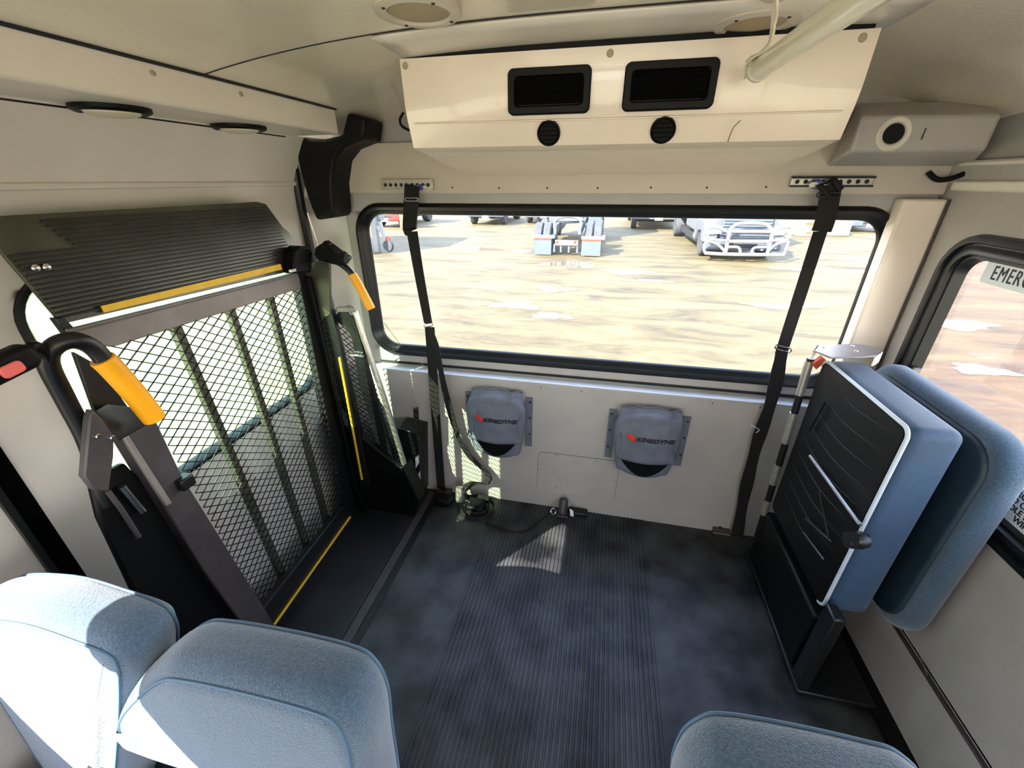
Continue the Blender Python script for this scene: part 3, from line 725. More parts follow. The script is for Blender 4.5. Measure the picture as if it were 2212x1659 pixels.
# near handrail with yellow grip
XH = -1.04
hp = smooth_line([P(228, 1090, 'x', -1.14), P(190, 960, 'x', -1.12), P(140, 860, 'x', -1.10), P(104, 785, 'x', XH-.03), P(118, 748, 'x', XH-.01), P(160, 735, 'x', XH), P(202, 752, 'x', XH), P(240, 795, 'x', XH), P(290, 850, 'x', XH), P(330, 908, 'x', XH)], 6)
mb = MB(); mb.tube(hp, .0175, 14); hr = mb.build('handrail', M_BLACKM, lift)
gp = [P(220, 775, 'x', XH), P(243, 797, 'x', XH), P(292, 852, 'x', XH), P(334, 905, 'x', XH)]
mb = MB(); mb.tube(smooth_line(gp, 6), .0235, 18); mb.build('grip', M_YEL, lift, bevel=.003, label='yellow foam grip')
mb = MB(); mb.prism([P(160, 760, 'x', -1.13), P(215, 790, 'x', -1.13), P(285, 890, 'x', -1.13), P(210, 900, 'x', -1.13)], (-.012, 0, 0)); mb.build('handrail_gusset', M_BLACKM, lift, bevel=.002)
# far handrail
YH = -.22
hp = smooth_line([P(700, 570, 'y', YH), P(720, 562, 'y', YH), P(755, 585, 'y', YH), P(775, 620, 'y', YH), P(800, 665, 'y', YH)], 6)
mb = MB(); mb.tube(hp, .013, 12); mb.build('handrail', M_BLACKM, lift)
mb = MB(); mb.tube(smooth_line([P(760, 592, 'y', YH), P(775, 617, 'y', YH), P(790, 645, 'y', YH), P(802, 668, 'y', YH)], 5), .0185, 18); mb.build('grip', M_YEL, lift, bevel=.003, label='yellow foam grip')
mb = MB(); mb.prism([P(680, 535, 'y', -.25), P(695, 525, 'y', -.25), P(722, 545, 'y', -.25), P(745, 560, 'y', -.25), P(735, 575, 'y', -.25), P(688, 565, 'y', -.25), P(675, 550, 'y', -.25)], (0, .06, 0)); mb.build('latch_block', M_BLACK, lift, bevel=.005)
for q in (((693, 528), (700, 520), (710, 528), (704, 540)), ((730, 560), (735, 544), (744, 550), (740, 568))):
    mb = MB(); mb.prism([P(a, b, 'y', -.262) for a, b in q], (0, .03, 0)); mb.build('latch_tab', M_BLACK, lift, bevel=.003)
mb = MB(); mb.prism([P(612, 540, 'x', XP+.01), P(622, 530, 'x', XP+.01), P(645, 532, 'x', XP+.01), P(653, 545, 'x', XP+.01), P(650, 588, 'x', XP+.01), P(610, 590, 'x', XP+.01)], (.05, 0, 0)); mb.build('stop_block', M_BLACK, lift, bevel=.008)
mb = MB(); mb.box(*(lambda c: (c.x-.006, c.x+.006, c.y-.012, c.y+.012, c.z-.005, c.z+.005))(P(632, 584, 'x', XP+.07))); mb.build('latch_pin', M_CHROME, lift)
# posts and second mesh panel
Y2 = -.20
def post(pp, y, th, nm, m, bev=.002, par=None):
    mb = MB(); mb.prism([P(a, b, 'y', y) for a, b in pp], (0, th, 0)); return mb.build(nm, m, par or lift, bevel=bev)
post([(665, 572), (690, 562), (712, 562), (714, 680), (690, 690), (664, 620)], -.25, .012, 'bracket_plate', M_PLATE)
post([(690, 620), (703, 620), (765, 880), (800, 1050), (780, 1060), (745, 880)], -.245, .03, 'tower_post', M_BLACKM)
post([(655, 600), (668, 600), (770, 1060), (810, 1140), (775, 1150)], -.27, .02, 'tower_post', M_BLACK)
post([(716, 690), (740, 665), (765, 690), (795, 800), (848, 990), (830, 1010), (775, 830), (760, 730), (745, 705)], -.215, .02, 'tower_post', M_BLACKM)
post([(700, 890), (760, 930), (800, 960), (862, 1010), (872, 1010), (905, 1085), (890, 1130), (765, 1160), (735, 1100)], -.235, .09, 'black_infill', M_BLACK, .006)  # plain black sheet across the foot of the posts
q_ = quad(P(770, 1000, 'y', Y2), P(866, 1000, 'y', Y2), P(760, 680, 'y', Y2), P(668, 640, 'y', Y2))
mb = MB(); diamond(mb, q_, 6, 30, (0, 1, 0), .0036, .0024); mb.build('side_mesh', M_BLACKM, lift)
mb = MB(); mb.tube(smooth_line([P(745, 688, 'y', -.2), P(748, 668, 'y', -.2), P(765, 672, 'y', -.2), P(785, 730, 'y', -.2), P(830, 860, 'y', -.2), P(874, 1005, 'y', -.2)], 5), .013, 12); mb.build('side_tube', M_ALU, lift, label='pale metal side tube')
mb = MB(); mb.bar(P(730, 668, 'y', -.22), P(768, 668, 'y', -.22), .022, .02, (0, 0, 1)); mb.build('tube_clamp', M_LIFTL, lift, bevel=.003)
mb = MB(); mb.bar(P(756, 766, 'y', -.225), P(785, 770, 'y', -.225), .010, .012, (0, 0, 1)); mb.build('cross_bolt', M_CHROME, lift, bevel=.002)
mb = MB(); mb.bar(P(733, 772, 'y', -.262), P(757, 900, 'y', -.262), .009, .006); mb.bar(P(757, 900, 'y', -.262), P(782, 1036, 'y', -.262), .008, .006); mb.build('edge_strip', M_YTAPE, lift, label='thin yellow vertical strip')
# folded ribbed bridge plate above the platform
bp = [P(-60, 470, 'x', -1.215), P(555, 436, 'x', -1.215), P(575, 441, 'x', -1.215), P(592, 465, 'x', -1.21), P(612, 492, 'x', -1.20), P(625, 503, 'x', -1.20), P(648, 556, 'x', -1.18), P(640, 583, 'x', -1.18), P(135, 700, 'x', -1.18)]
mb = MB(); mb.prism(bp, (-.010, 0, 0)); pl = mb.build('bridge_plate', M_PLATE, lift, bevel=.001)
a0, a1, b0, b1 = P(-40, 478, 'x', -1.21), P(575, 446, 'x', -1.21), P(135, 690, 'x', -1.175), P(642, 572, 'x', -1.175)
nr = 20
for k in range(nr):
    f = (k+.5)/nr; lft = a0.lerp(b0, f); rgt = a1.lerp(b1, min(1, f*1.02))
    if k < 6: lft = lft.lerp(rgt, .12+.04*k/6)
    mb = MB(); mb.bar(lft+Vector((.0025, 0, 0)), rgt+Vector((.0025, 0, 0)), .0045, .004, (0, 0, 1)); mb.build('plate_rib', M_PRIB, pl)
mb = MB(); mb.prism([P(219, 661, 'x', -1.168), P(606, 570, 'x', -1.168), P(610, 582, 'x', -1.168), P(226, 675, 'x', -1.168)], (-.004, 0, 0)); mb.build('edge_strip', M_YTAPE, pl, label='yellow warning strip')
for px, py in ((76, 579), (100, 577)):
    mb = MB(); mb.lathe(P(px, py, 'x', -1.19), (1, 0, 0), [(.008, -.004), (.008, .003), (.005, .005)], 12); mb.build('rivet', M_CHROME, pl)
mb = MB(); mb.tube([P(145, 716, 'x', -1.175), P(640, 592, 'x', -1.175)], .006, 8); mb.build('hinge_rod', M_LIFTL, lift)
mb = MB(); mb.prism([P(103, 686, 'x', -1.2), P(124, 682, 'x', -1.2), P(152, 712, 'x', -1.2), P(132, 725, 'x', -1.2)], (.02, 0, 0)); mb.build('hinge_bracket', M_BLACKM, lift, bevel=.003)
# hand control hung on the handrail
t = thing('lift_control', 'black hand control with a pink-red button at the left edge, on the lift handrail', 'hand control', P(30, 790, 'x', -1.03))
o_ = P(38, 785, 'x', -1.03); U = (P(60, 765, 'x', -1.03)-P(-40, 812, 'x', -1.03)).normalized(); W = Vector((0, 0, 1)); W = (W-U*W.dot(U)).normalized()
mb = MB(); mb.pillow(P(8, 790, 'x', -1.03), U, W, (1, 0, 0), rr(-.13, .048, -.024, .024, .018, 5), .036, .012); mb.build('body', M_BLACK, t)
c = P(26, 798, 'x', -1.008)
mb = MB(); mb.pillow(c, U, W, (1, 0, 0), rr(-.017, .017, -.011, .011, .007, 5), .008, .003); mb.build('button', M_REDB, t, label='pink-red button')
mb = MB(); mb.tube(smooth_line([P(52, 778, 'x', -1.04), P(70, 748, 'x', -1.04), P(95, 760, 'x', -1.05), P(108, 782, 'x', -1.06)], 5), .010, 10); mb.build('cable', M_BLACK, t)
# pump box with lever beside the lift
t = thing('pump_box', 'dark pump box with an upright lever and white labels beside the lift', 'box', (-.89, -.1, 0))
YB = -.125
mb = MB(); f = [P(858, 925, 'y', YB), P(905, 937, 'y', YB), P(908, 1078, 'y', YB), P(865, 1092, 'y', YB)]
mb.prism(f, (0, .12, 0)); mb.build('body', M_BLACKM, t, bevel=.004)
mb = MB(); mb.prism([P(892, 882, 'y', YB-.003), P(902, 880, 'y', YB-.003), P(906, 945, 'y', YB-.003), P(896, 945, 'y', YB-.003)], (0, .01, 0)); mb.build('lever', M_BLACK, t, bevel=.002)
for q in (((897, 990), (904, 983), (905, 1000), (898, 1012)), ((899, 1032), (907, 1018), (909, 1060), (900, 1078))):
    mb = MB(); mb.prism([P(a, b, 'y', YB-.004) for a, b in q], (0, .003, 0)); mb.build('label', M_LABEL, t, label='white label')

# ------------------------------------------------------------------ folded seat on the right
fs = thing('folding_seat', 'blue foldaway seat flipped up against the right wall with its black underside showing', 'seat', (.95, -.45, 0))
XU = .81
under = [P(1780, 778, 'x', XU), P(1945, 930, 'x', XU), P(1866, 1160, 'x', XU), P(1790, 1342, 'x', XU), P(1690, 1250, 'x', XU)]
ya, yb, zt_, zb_ = -.175, -.665, 1.045, .345
o2 = rr(ya, yb, zb_, zt_, .03, 5) if False else rr(yb, ya, zb_, zt_, .03, 5)
mb = MB(); mb.pillow((.875, 0, 0), (0, 1, 0), (0, 0, 1), (-1, 0, 0), o2, .128, .030, bulge=0); mb.build('seat_cushion', M_BLUED, fs)
_rp = rr(yb+.004, ya-.004, zb_+.004, zt_-.004, .028, 5)
mb = MB(); mb.tube([Vector((XU-.002, a, b)) for a, b in _rp[:18]], .0055, 8); mb.build('piping', M_PIPE, fs, label='pale piping')
mb = MB(); mb.prism([(XU+.004, a, b) for a, b in rr(yb+.010, ya-.010, zb_+.010, zt_-.010, .024, 5)], (-.012, 0, 0)); up_ = mb.build('underside', M_BLACK, fs)
for k in range(9):
    mb = MB(); y0 = ya-.03-(yb-ya)*-0
    z = .98-.065*k
    mb.tube(smooth_line([(XU-.006, ya-.05, z+.02), (XU-.008, (ya+yb)/2, z), (XU-.006, yb+.05, z+.025)], 4), .003, 6); mb.build('support_spring', M_BLACK, fs)
mb = MB(); mb.tube([P(1750, 985, 'x', XU-.03), P(1858, 1134, 'x', XU-.03)], .006, 8); mb.build('gas_strut', M_CHROME, fs, label='bright thin strut')
mb = MB(); mb.lathe(P(1845, 1168, 'x', XU-.02), (1, 0, 0), [(.022, -.02), (.024, 0), (.022, .02)], 18); mb.build('pivot', M_BLACKM, fs)
mb = MB(); mb.lathe(P(1860, 1166, 'x', XU-.03), (1, 0, 0), [(.020, -.015), (.024, 0), (.02, .015)], 18); mb.build('pivot', M_BLACKM, fs)
for a, b in (((1782, 870), (1748, 930)), ((1735, 1150), (1780, 1210)), ((1740, 1120), (1795, 1170)), ((1770, 1060), (1790, 1160))):
    mb = MB(); mb.tube([P(*a, 'x', XU-.02), P(*b, 'x', XU-.02)], .004, 6); mb.build('link_rod', M_BLACKM, fs)
# seat frame: leg post at the far side and base
pts = [P(1762, 785, 'y', -.15), P(1737, 880, 'y', -.15), P(1712, 985, 'y', -.15), P(1690, 1090, 'y', -.15), P(1680, 1160, 'y', -.15)]
top = Vector((.775, -.15, 1.03)); bot = Vector((.80, -.15, .30))
mb = MB(); mb.tube([top, bot, (.81, -.15, .02)], .013, 12); mb.build('leg', M_BLACKM, fs)
for z0, z1 in ((.88, 1.02), (.66, .80), (.45, .55), (.28, .36)):
    mb = MB(); mb.tube([top.lerp(bot, (1.03-z1)/.73)+Vector((-.002, -.001, 0)), top.lerp(bot, (1.03-z0)/.73)+Vector((-.002, -.001, 0))], .0145, 12); mb.build('leg_sleeve', M_ALU, fs, label='pale worn leg sleeve')
mb = MB(); mb.box(.80, .90, -.66, -.15, .02, .30); mb.build('mechanism_box', M_BLACK, fs, bevel=.01)
mb = MB(); mb.box(.795, .83, -.74, -.68, .005, .40); mb.build('leg', M_BLACKM, fs, bevel=.006)
mb = MB(); mb.box(.79, 1.03, -.75, -.12, .012, .03); mb.build('base', M_BLACKM, fs, bevel=.004)
mb = MB(); mb.prism([(.80, -.155, 1.047), (.775, -.158, 1.02), (.790, -.160, 1.0), (.815, -.158, 1.035)], (0, -.02, 0)); mb.build('release_strap', M_ORUST, fs, label='orange-red strap end')
# bracket on top
mb = MB()
zt2 = 1.082
br = [P(1757, 756, 'z', zt2), P(1765, 745, 'z', zt2), P(1850, 742, 'z', zt2), P(1895, 750, 'z', zt2), P(1908, 760, 'z', zt2), P(1895, 768, 'z', zt2), P(1860, 771, 'z', zt2), P(1795, 772, 'z', zt2)]
mb.prism(br, (0, 0, -.006)); tb = mb.build('top_bracket', M_LIFTL, fs, bevel=.002)
mb = MB(); mb.prism([br[0], br[1], br[1]+Vector((0, 0, -.035)), br[0]+Vector((0, 0, -.035))], (.006, 0, 0)); mb.prism([br[4], br[5], br[5]+Vector((0, 0, -.04)), br[4]+Vector((0, 0, -.04))], (-.006, 0, 0)); mb.build('flange', M_WHITEP, tb)
for px, py in ((1780, 750), (1842, 747), (1850, 758)):
    mb = MB(); mb.lathe(P(px, py, 'z', zt2), (0, 0, 1), [(.007, -.001), (.006, .002)], 12); mb.build('rivet', M_CHROME, tb)
# back cushion
ob = rr(-.715, -.10, .31, 1.045, .11, 8)
mb = MB(); mb.pillow((1.035, 0, 0), (0, 1, 0), (0, 0, 1), (-1, 0, 0), ob, .07, .030, bulge=.0); mb.build('backrest', M_BLUE, fs)
mb = MB(); mb.pillow((1.0, 0, 0), (0, 1, 0), (0, 0, 1), (-1, 0, 0), rr(-.682, -.135, .345, 1.012, .09, 8), .024, .01, bulge=.004); mb.build('backrest_panel', M_TEAL, fs, label='dark teal inner panel')

# ------------------------------------------------------------------ bench seats in the foreground
def seat(name_label, outl, y, T, m, extra, seam, cat='seat', grp=None):
    pts = [P(a, b, 'y', y) for a, b in outl]
    xs = [p.x for p in pts]; x0, x1 = min(xs), max(xs); zt = max(p.z for p in pts)
    t = thing('bus_seat', name_label, cat, ((x0+x1)/2, y, 0), grp)
    xm_ = -.738 if x1 < -.5 and x0 < -1 else 9
    o2 = [(min(xm_, max(-1.212, p.x)), p.z) for p in pts]+extra
    x0 = max(x0, -1.212); x1 = min(x1, xm_)
    o2 = [(q.x, q.y) for q in smooth_line([Vector((a, b, 0)) for a, b in o2], 5, True)]
    W = Vector((0, .10, 1)).normalized()
    mb = MB(); mb.pillow((0, y-.10*zt, 0), (1, 0, 0), W*1.0, W.cross(Vector((1, 0, 0))), [(a, b*1.0) for a, b in o2], T, .05, bulge=.012, seg=7)
    b = mb.build('backrest', m, t, ang=70)
    n = len(o2); nr = []
    area = sum(o2[i][0]*o2[(i+1) % n][1]-o2[(i+1) % n][0]*o2[i][1] for i in range(n))
    if area < 0: o2 = o2[::-1]
    N = W.cross(Vector((1, 0, 0))); N = N if N.y < 0 else -N
    for off, ins in ((T/2-.006, .026), (-(T/2-.02), .008)):
        pp = []
        for i in range(n):
            a = Vector(o2[(i+1) % n])-Vector(o2[i-1]); a.normalize()
            q = (o2[i][0]-a.y*ins, o2[i][1]+a.x*ins)
            pp.append(Vector((q[0], y-.10*zt, 0))+W*q[1]+N*off)
        mb = MB(); mb.tube(pp, .0028, 6, closed=True); mb.build('piping', M_PIPEB, t)
    mb = MB(); mb.box((x0+x1)/2-.17, (x0+x1)/2+(.232 if x1 < -.5 else .17), y+.0, y+.03, .04, .74)  # black panel added behind the back, keeps sun out of seat gaps
    if x1 < -.5: mb.box(-1.235, x0+.1, y-.02, y+.03, .15, .62)  # black panel painted for the shadowed area left of the wall seat
    mb.build('shade_panel', M_BLACK, t)
    # seat cushion and legs below
    mb = MB(); mb.pillow(((x0+x1)/2, y-.36, .36), (1, 0, 0), (0, 1, 0), (0, 0, 1), rr(-(x1-x0)/2+.01, (x1-x0)/2-.01, -.21, .21, .06, 5), .11, .035); mb.build('seat_cushion', m, t)
    for s in (-1, 1):
        for yy in (y-.42, y-.1):
            mb = MB(); mb.tube([((x0+x1)/2+s*.14, yy, .0), ((x0+x1)/2+s*.14, yy, .38)], .015, 10); mb.build('leg', M_BLACKM, t)
    return t
YS = -1.42
seat('blue fabric seat back in the foreground left, beside the aisle', [(344, 1508), (324, 1470), (324, 1445), (352, 1408), (398, 1374), (455, 1374), (600, 1402), (735, 1437), (790, 1468), (825, 1520), (842, 1590)],
     YS, .125, M_BLUE, [(-.300, .60), (-.300, .34), (-.33, .28), (-.64, .28), (-.68, .34), (-.675, .64)], None, grp='foreground bus seats')
seat('sunlit blue-grey seat back at the bottom left corner, beside the wall', [(-190, 1640), (-190, 1400), (-130, 1300), (-20, 1268), (100, 1268), (230, 1304), (310, 1334), (350, 1372), (362, 1420), (366, 1500), (366, 1600), (366, 1690)],
     YS+.004, .12, M_BLUE2, [(-.742, .22), (-.78, .15), (-1.16, .15), (-1.205, .22)], None, grp='foreground bus seats')
seat('blue seat back cut off by the bottom edge, right of the aisle', [(1440, 1720), (1450, 1670), (1475, 1628), (1520, 1605), (1570, 1600), (1700, 1622), (1900, 1668), (2010, 1705), (2060, 1790)],
     YS, .125, M_BLUE, [(.60, .60), (.57, .47), (.20, .47), (.165, .55)], None, grp='foreground bus seats')

# ------------------------------------------------------------------ signs on the right window
t = thing('exit_sign', 'white sticker with black capitals at the top of the right window', 'sign', (1.105, -.5, 1.34))
z1s, z0s, y0s, y1s = 1.405, 1.343, -.236, -.80
mb = MB(); mb.prism([(1.1065, a, b) for a, b in rr(y1s, y0s, z0s, z1s, .008, 4)], (-.001, 0, 0)); mb.build('sticker', M_LABEL, t)
text_mesh('lettering', 'EMERGENCY EXIT', M_INK, t, (1.1050, y0s-.030, (z0s+z1s)/2), (0, -1, 0), (0, 0, 1), .056, sx=.66, align='LEFT', sp=1.18)
t = thing('instruction_sticker', 'white instruction sticker with small black capitals low on the right window', 'sign', (1.105, -.8, .80))
mb = MB(); mb.prism([(1.1065, a, b) for a, b in rr(-.88, -.600, .805, .905, .004, 3)], (-.001, 0, 0)); mb.build('sticker', M_LABEL, t)
for s_, y_, z_ in (('EMERGENCY', -.617, .888), ('TO OPEN', -.640, .867), ('HANDLE PUSH', -.610, .846), ('WINDOW', -.682, .825)):
    text_mesh('lettering', s_, M_INK, t, (1.1050, y_, z_), (0, -1, 0), (0, 0, 1), .024, sx=.9, bold=.0003, align='LEFT')

# dirt scuff on right wall is part of its paint: a short dark scuff strip
mb = MB(); mb.bar(P(1990, 1424, 'x', 1.077), P(2003, 1460, 'x', 1.077), .001, .004); tag(mb.build('scuff', M_CARD), 'brown scuff mark on the lower right wall below the folded seat', 'scuff')

# ------------------------------------------------------------------ outdoors
GZ = -.75
def groundmat():
    m = bpy.data.materials.new('sandy_mud'); m.use_nodes = True; nt = m.node_tree; N = nt.nodes; L = nt.links; b = N['Principled BSDF']
    b.inputs['Roughness'].default_value = .75
    tc = N.new('ShaderNodeTexCoord'); mp = N.new('ShaderNodeMapping'); mp.inputs['Scale'].default_value = (.35, 1.1, 1); mp.inputs['Rotation'].default_value = (0, 0, .2)
    L.new(tc.outputs['Object'], mp.inputs[0])
    n1 = N.new('ShaderNodeTexNoise'); n1.inputs['Scale'].default_value = 1.6; n1.inputs['Detail'].default_value = 12; n1.inputs['Roughness'].default_value = .72; n1.inputs['Distortion'].default_value = .6; L.new(mp.outputs[0], n1.inputs['Vector'])
    cr = N.new('ShaderNodeValToRGB'); e = cr.color_ramp.elements
    e[0].position = .34; e[0].color = lin(GCOL[0]); e[1].position = .62; e[1].color = lin(GCOL[2]); x = e.new(.48); x.color = lin(GCOL[1])
    L.new(n1.outputs['Fac'], cr.inputs[0])
    # orange lens cast painted into the soil beside the bus
    sp = N.new('ShaderNodeSeparateXYZ'); L.new(tc.outputs['Object'], sp.inputs[0])
    ma = N.new('ShaderNodeMath'); ma.operation = 'MULTIPLY_ADD'; ma.inputs[1].default_value = -.62; ma.inputs[2].default_value = -25.9
    L.new(sp.outputs['Y'], ma.inputs[0])
    mq = N.new('ShaderNodeMath'); mq.operation = 'ADD'; L.new(sp.outputs['X'], mq.inputs[0]); L.new(ma.outputs[0], mq.inputs[1])
    mm = N.new('ShaderNodeMapRange'); mm.inputs[1].default_value = -.3; mm.inputs[2].default_value = .8; L.new(mq.outputs[0], mm.inputs[0])
    mx = N.new('ShaderNodeMix'); mx.data_type = 'RGBA'; mx.blend_type = 'MULTIPLY'; mx.inputs[7].default_value = (1.0, .66, .52, 1)
    L.new(mm.outputs[0], mx.inputs[0]); L.new(cr.outputs[0], mx.inputs[6])
    # paler ground added on the door side and ahead, bounces light onto the ceiling
    g1 = N.new('ShaderNodeMath'); g1.operation = 'MULTIPLY_ADD'; g1.inputs[1].default_value = -1.45; g1.inputs[2].default_value = -41.75; L.new(sp.outputs['X'], g1.inputs[0])
    g2 = N.new('ShaderNodeMath'); g2.operation = 'SUBTRACT'; L.new(g1.outputs[0], g2.inputs[0]); L.new(sp.outputs['Y'], g2.inputs[1])
    g3 = N.new('ShaderNodeMapRange'); g3.inputs[1].default_value = -.2; g3.inputs[2].default_value = .8; L.new(g2.outputs[0], g3.inputs[0])
    g4 = N.new('ShaderNodeMapRange'); g4.inputs[1].default_value = -43.0; g4.inputs[2].default_value = -44.0; L.new(sp.outputs['Y'], g4.inputs[0])
    g5 = N.new('ShaderNodeMath'); g5.operation = 'MAXIMUM'; L.new(g3.outputs[0], g5.inputs[0]); L.new(g4.outputs[0], g5.inputs[1])
    gr_ = N.new('ShaderNodeValToRGB'); gr_.color_ramp.elements[0].position = .36; gr_.color_ramp.elements[0].color = lin((130, 121, 86)); gr_.color_ramp.elements[1].position = .62; gr_.color_ramp.elements[1].color = lin((158, 149, 112))
    L.new(n1.outputs['Fac'], gr_.inputs[0])
    mg = N.new('ShaderNodeMix'); mg.data_type = 'RGBA'; L.new(g5.outputs[0], mg.inputs[0]); L.new(mx.outputs[2], mg.inputs[6]); L.new(gr_.outputs[0], mg.inputs[7]); L.new(mg.outputs[2], b.inputs['Base Color'])
    n2 = N.new('ShaderNodeTexNoise'); n2.inputs['Scale'].default_value = 6; n2.inputs['Detail'].default_value = 8; L.new(mp.outputs[0], n2.inputs['Vector'])
    bp = N.new('ShaderNodeBump'); bp.inputs['Strength'].default_value = .6; bp.inputs['Distance'].default_value = .10; L.new(n2.outputs['Fac'], bp.inputs['Height']); L.new(bp.outputs[0], b.inputs['Normal'])
    return m
GCOL = [(52, 42, 22), (78, 67, 38), (94, 84, 54)]
M_GROUND = groundmat()
mb = MB(); mb.grid(lambda u, v: Vector((-90+180*u, -60+200*v, GZ)), 12, 12)   # object origin lands at (0, 40)
gr = mb.build('ground', M_GROUND); gr['kind'] = 'structure'; gr['label'] = 'sandy muddy yard around the bus'; gr['category'] = 'ground'
M_WATER = mat('puddle_water', (120, 104, 76), .03, spec=1.0, coat=1, var=.05, vscale=1)
def puddle(px, py, w, d, lab):
    c = P(px, py, 'z', GZ); mb = MB(); pts = []
    n = 30; ph = random.random()*6
    for k in range(n):
        a = 2*PI*k/n; r = 1+.22*math.sin(3*a+ph)+.12*math.sin(7*a+ph*2)
        pts.append((c.x+w/2*r*math.cos(a), c.y+d/2*r*math.sin(a), GZ+.004))
    mb.prism(pts, (0, 0, .004)); tag(mb.build('puddle', M_WATER), lab, 'puddle')
puddle(1025, 538, 2.0, .8, 'puddle reflecting sky left of the bare truck chassis, farthest left in the yard')
puddle(1125, 542, 1.1, .6, 'small brown puddle just left of the wide mud flaps')
puddle(1230, 572, 1.7, 1.0, 'puddle directly below the rear of the truck chassis')
puddle(1200, 625, 1.0, .55, 'small pale puddle in the middle of the sandy yard')
puddle(1115, 660, 1.0, .6, 'pale shallow puddle near the left belt in the yard')
puddle(1190, 683, .75, .4, 'nearest small puddle in the middle of the yard')
puddle(1355, 588, 1.3, .7, 'puddle between the chassis truck and the bull-bar truck')
puddle(1405, 607, 1.1, .3, 'narrow bright puddle left of the bull-bar truck')
puddle(1780, 585, 2.4, .5, 'thin puddle right of the bull-bar truck, beside the right belt')
puddle(1880, 570, 1.6, .5, 'puddle near the right edge of the rear window')
puddle(1680, 662, 1.3, .4, 'puddle seen just left of the right belt')
puddle(2060, 700, 1.2, .7, 'shallow puddle in the orange-tinted mud outside the right window')
puddle(2120, 800, .7, .4, 'brown puddle in the orange-tinted mud at the right edge')

def wheel(par, c, r, w, axis=(1, 0, 0), nm='wheel'):
    mb = MB(); mb.lathe(Vector(c)-Vector(axis)*w/2, axis, [(r*.55, 0), (r*.93, .0), (r, w*.12), (r, w*.88), (r*.93, w), (r*.55, w)], 32); t_ = mb.build(nm, M_TYRE, par)
    mb = MB(); mb.lathe(Vector(c)-Vector(axis)*w*.38, axis, [(.05, 0), (r*.56, 0), (r*.56, w*.76), (.05, w*.76)], 24); mb.build('hub', M_GREYP, t_)

# big truck with bull bar (right)
YT = 13.0
tb_ = thing('truck', 'large white truck with tubular bull bar parked at the right of the yard', 'truck', (4.4, YT+2, GZ))
def z5(X, Y, y=YT): return P(1380+X/3.95, 420+Y/3.95, 'y', y)
x0, x1 = z5(560, 400).x, z5(1290, 400).x; xm = (x0+x1)/2
mb = MB(); mb.prism([(x0+.30, YT+.35, .55), (x1-.30, YT+.35, .55), (x1-.12, YT+.5, -.12), (x0+.12, YT+.5, -.12)], (0, .15, 0))
mb.box(x0+.35, x1-.35, YT+.5, YT+2.0, -.2, 1.05); mb.build('hood', M_WPAINT, tb_, bevel=.05)
mb = MB(); mb.box(x0+.10, x1-.10, YT+2.0, YT+4.6, -.1, 2.35); mb.build('cab', M_WPAINT, tb_, bevel=.1)
mb = MB(); mb.box(x0+.22, x1-.22, YT+1.98, YT+2.01, 1.25, 2.05); mb.build('windscreen', M_TDARK, tb_, bevel=.03)
for s in (-1, 1):
    mb = MB(); cx = xm+s*((x1-x0)/2-.24)
    pr = [(YT+.38, -.2), (YT+.45, .25), (YT+.9, .45), (YT+1.9, .40), (YT+2.3, -.25), (YT+1.85, -.3), (YT+1.6, .05), (YT+1.0, .1), (YT+.75, -.2)]
    mb.prism([(cx-.22, a, b) for a, b in pr], (.44, 0, 0)); mb.build('fender', M_WPAINT, tb_, bevel=.03)
    mb = MB(); hx = xm+s*.92; mb.prism([(hx-.26, YT+.33, .02), (hx+.22, YT+.33, .05), (hx+.26, YT+.36, .30), (hx-.05, YT+.36, .33), (hx-.26, YT+.34, .2)], (0, .12, 0)); mb.build('headlight', M_HEAD, tb_, bevel=.02)
    wheel(tb_, (xm+s*.95, YT+1.3, GZ+.5), .5, .30)
mb = MB(); mb.box(xm-.72, xm+.72, YT+.30, YT+.36, -.10, .62); gl = mb.build('grille', M_GREYP, tb_, bevel=.02)
for k in range(8):
    mb = MB(); z = -.06+.088*k; mb.box(xm-.70, xm+.70, YT+.26, YT+.305, z, z+.045); mb.build('grille_bar', M_WPAINT2, gl)
mb = MB(); mb.box(xm-1.12, xm+1.12, YT+.22, YT+.5, -.42, -.10); mb.build('bumper', M_WPAINT2, tb_, bevel=.06)
for s in (-1, 1):
    mb = MB(); mb.box(xm+s*.82-.17, xm+s*.82+.17, YT+.19, YT+.24, -.36, -.18); mb.build('fog_lamp', M_HEAD, tb_, bevel=.03)
mb = MB(); mb.box(xm-.4, xm+.4, YT+.20, YT+.24, -.34, -.2); mb.build('bumper_slot', M_TDARK, tb_, bevel=.01)
bars = [[(740, 495), (772, 330), (800, 280), (870, 247), (1060, 250), (1118, 285), (1138, 330), (1098, 500)], [(785, 315), (1130, 318)],
        [(745, 400), (1125, 402)], [(565, 500), (740, 510), (1100, 515), (1240, 515)],
        [(745, 395), (640, 385), (592, 375), (588, 300), (610, 285), (660, 283), (730, 305), (765, 325)], [(1120, 395), (1210, 390), (1272, 380), (1300, 300), (1290, 280), (1230, 280), (1180, 300), (1140, 325)],
        [(735, 490), (690, 440), (640, 410), (590, 405), (560, 425), (558, 480), (570, 500)], [(1110, 480), (1150, 440), (1200, 412), (1268, 405), (1268, 430), (1240, 505)],
        [(745, 450), (830, 448), (860, 465), (865, 510)], [(960, 512), (968, 475), (1000, 452), (1110, 450)]]
for k, bl in enumerate(bars):
    mb = MB(); mb.tube(smooth_line([z5(a, b) for a, b in bl], 4), .055 if k < 4 else .042, 10); mb.build('bull_bar_tube', M_TUBEW, tb_)
for s in (-.5, .5):
    mb = MB(); mb.box(xm+s-.04, xm+s+.04, YT, YT+.35, -.38, -.28); mb.build('bull_bar_mount', M_GREYP, tb_)
mb = MB(); mb.box(xm-1.0, xm+1.0, YT+.6, YT+7.5, -.45, -.2); mb.build('chassis', M_TDARK, tb_)
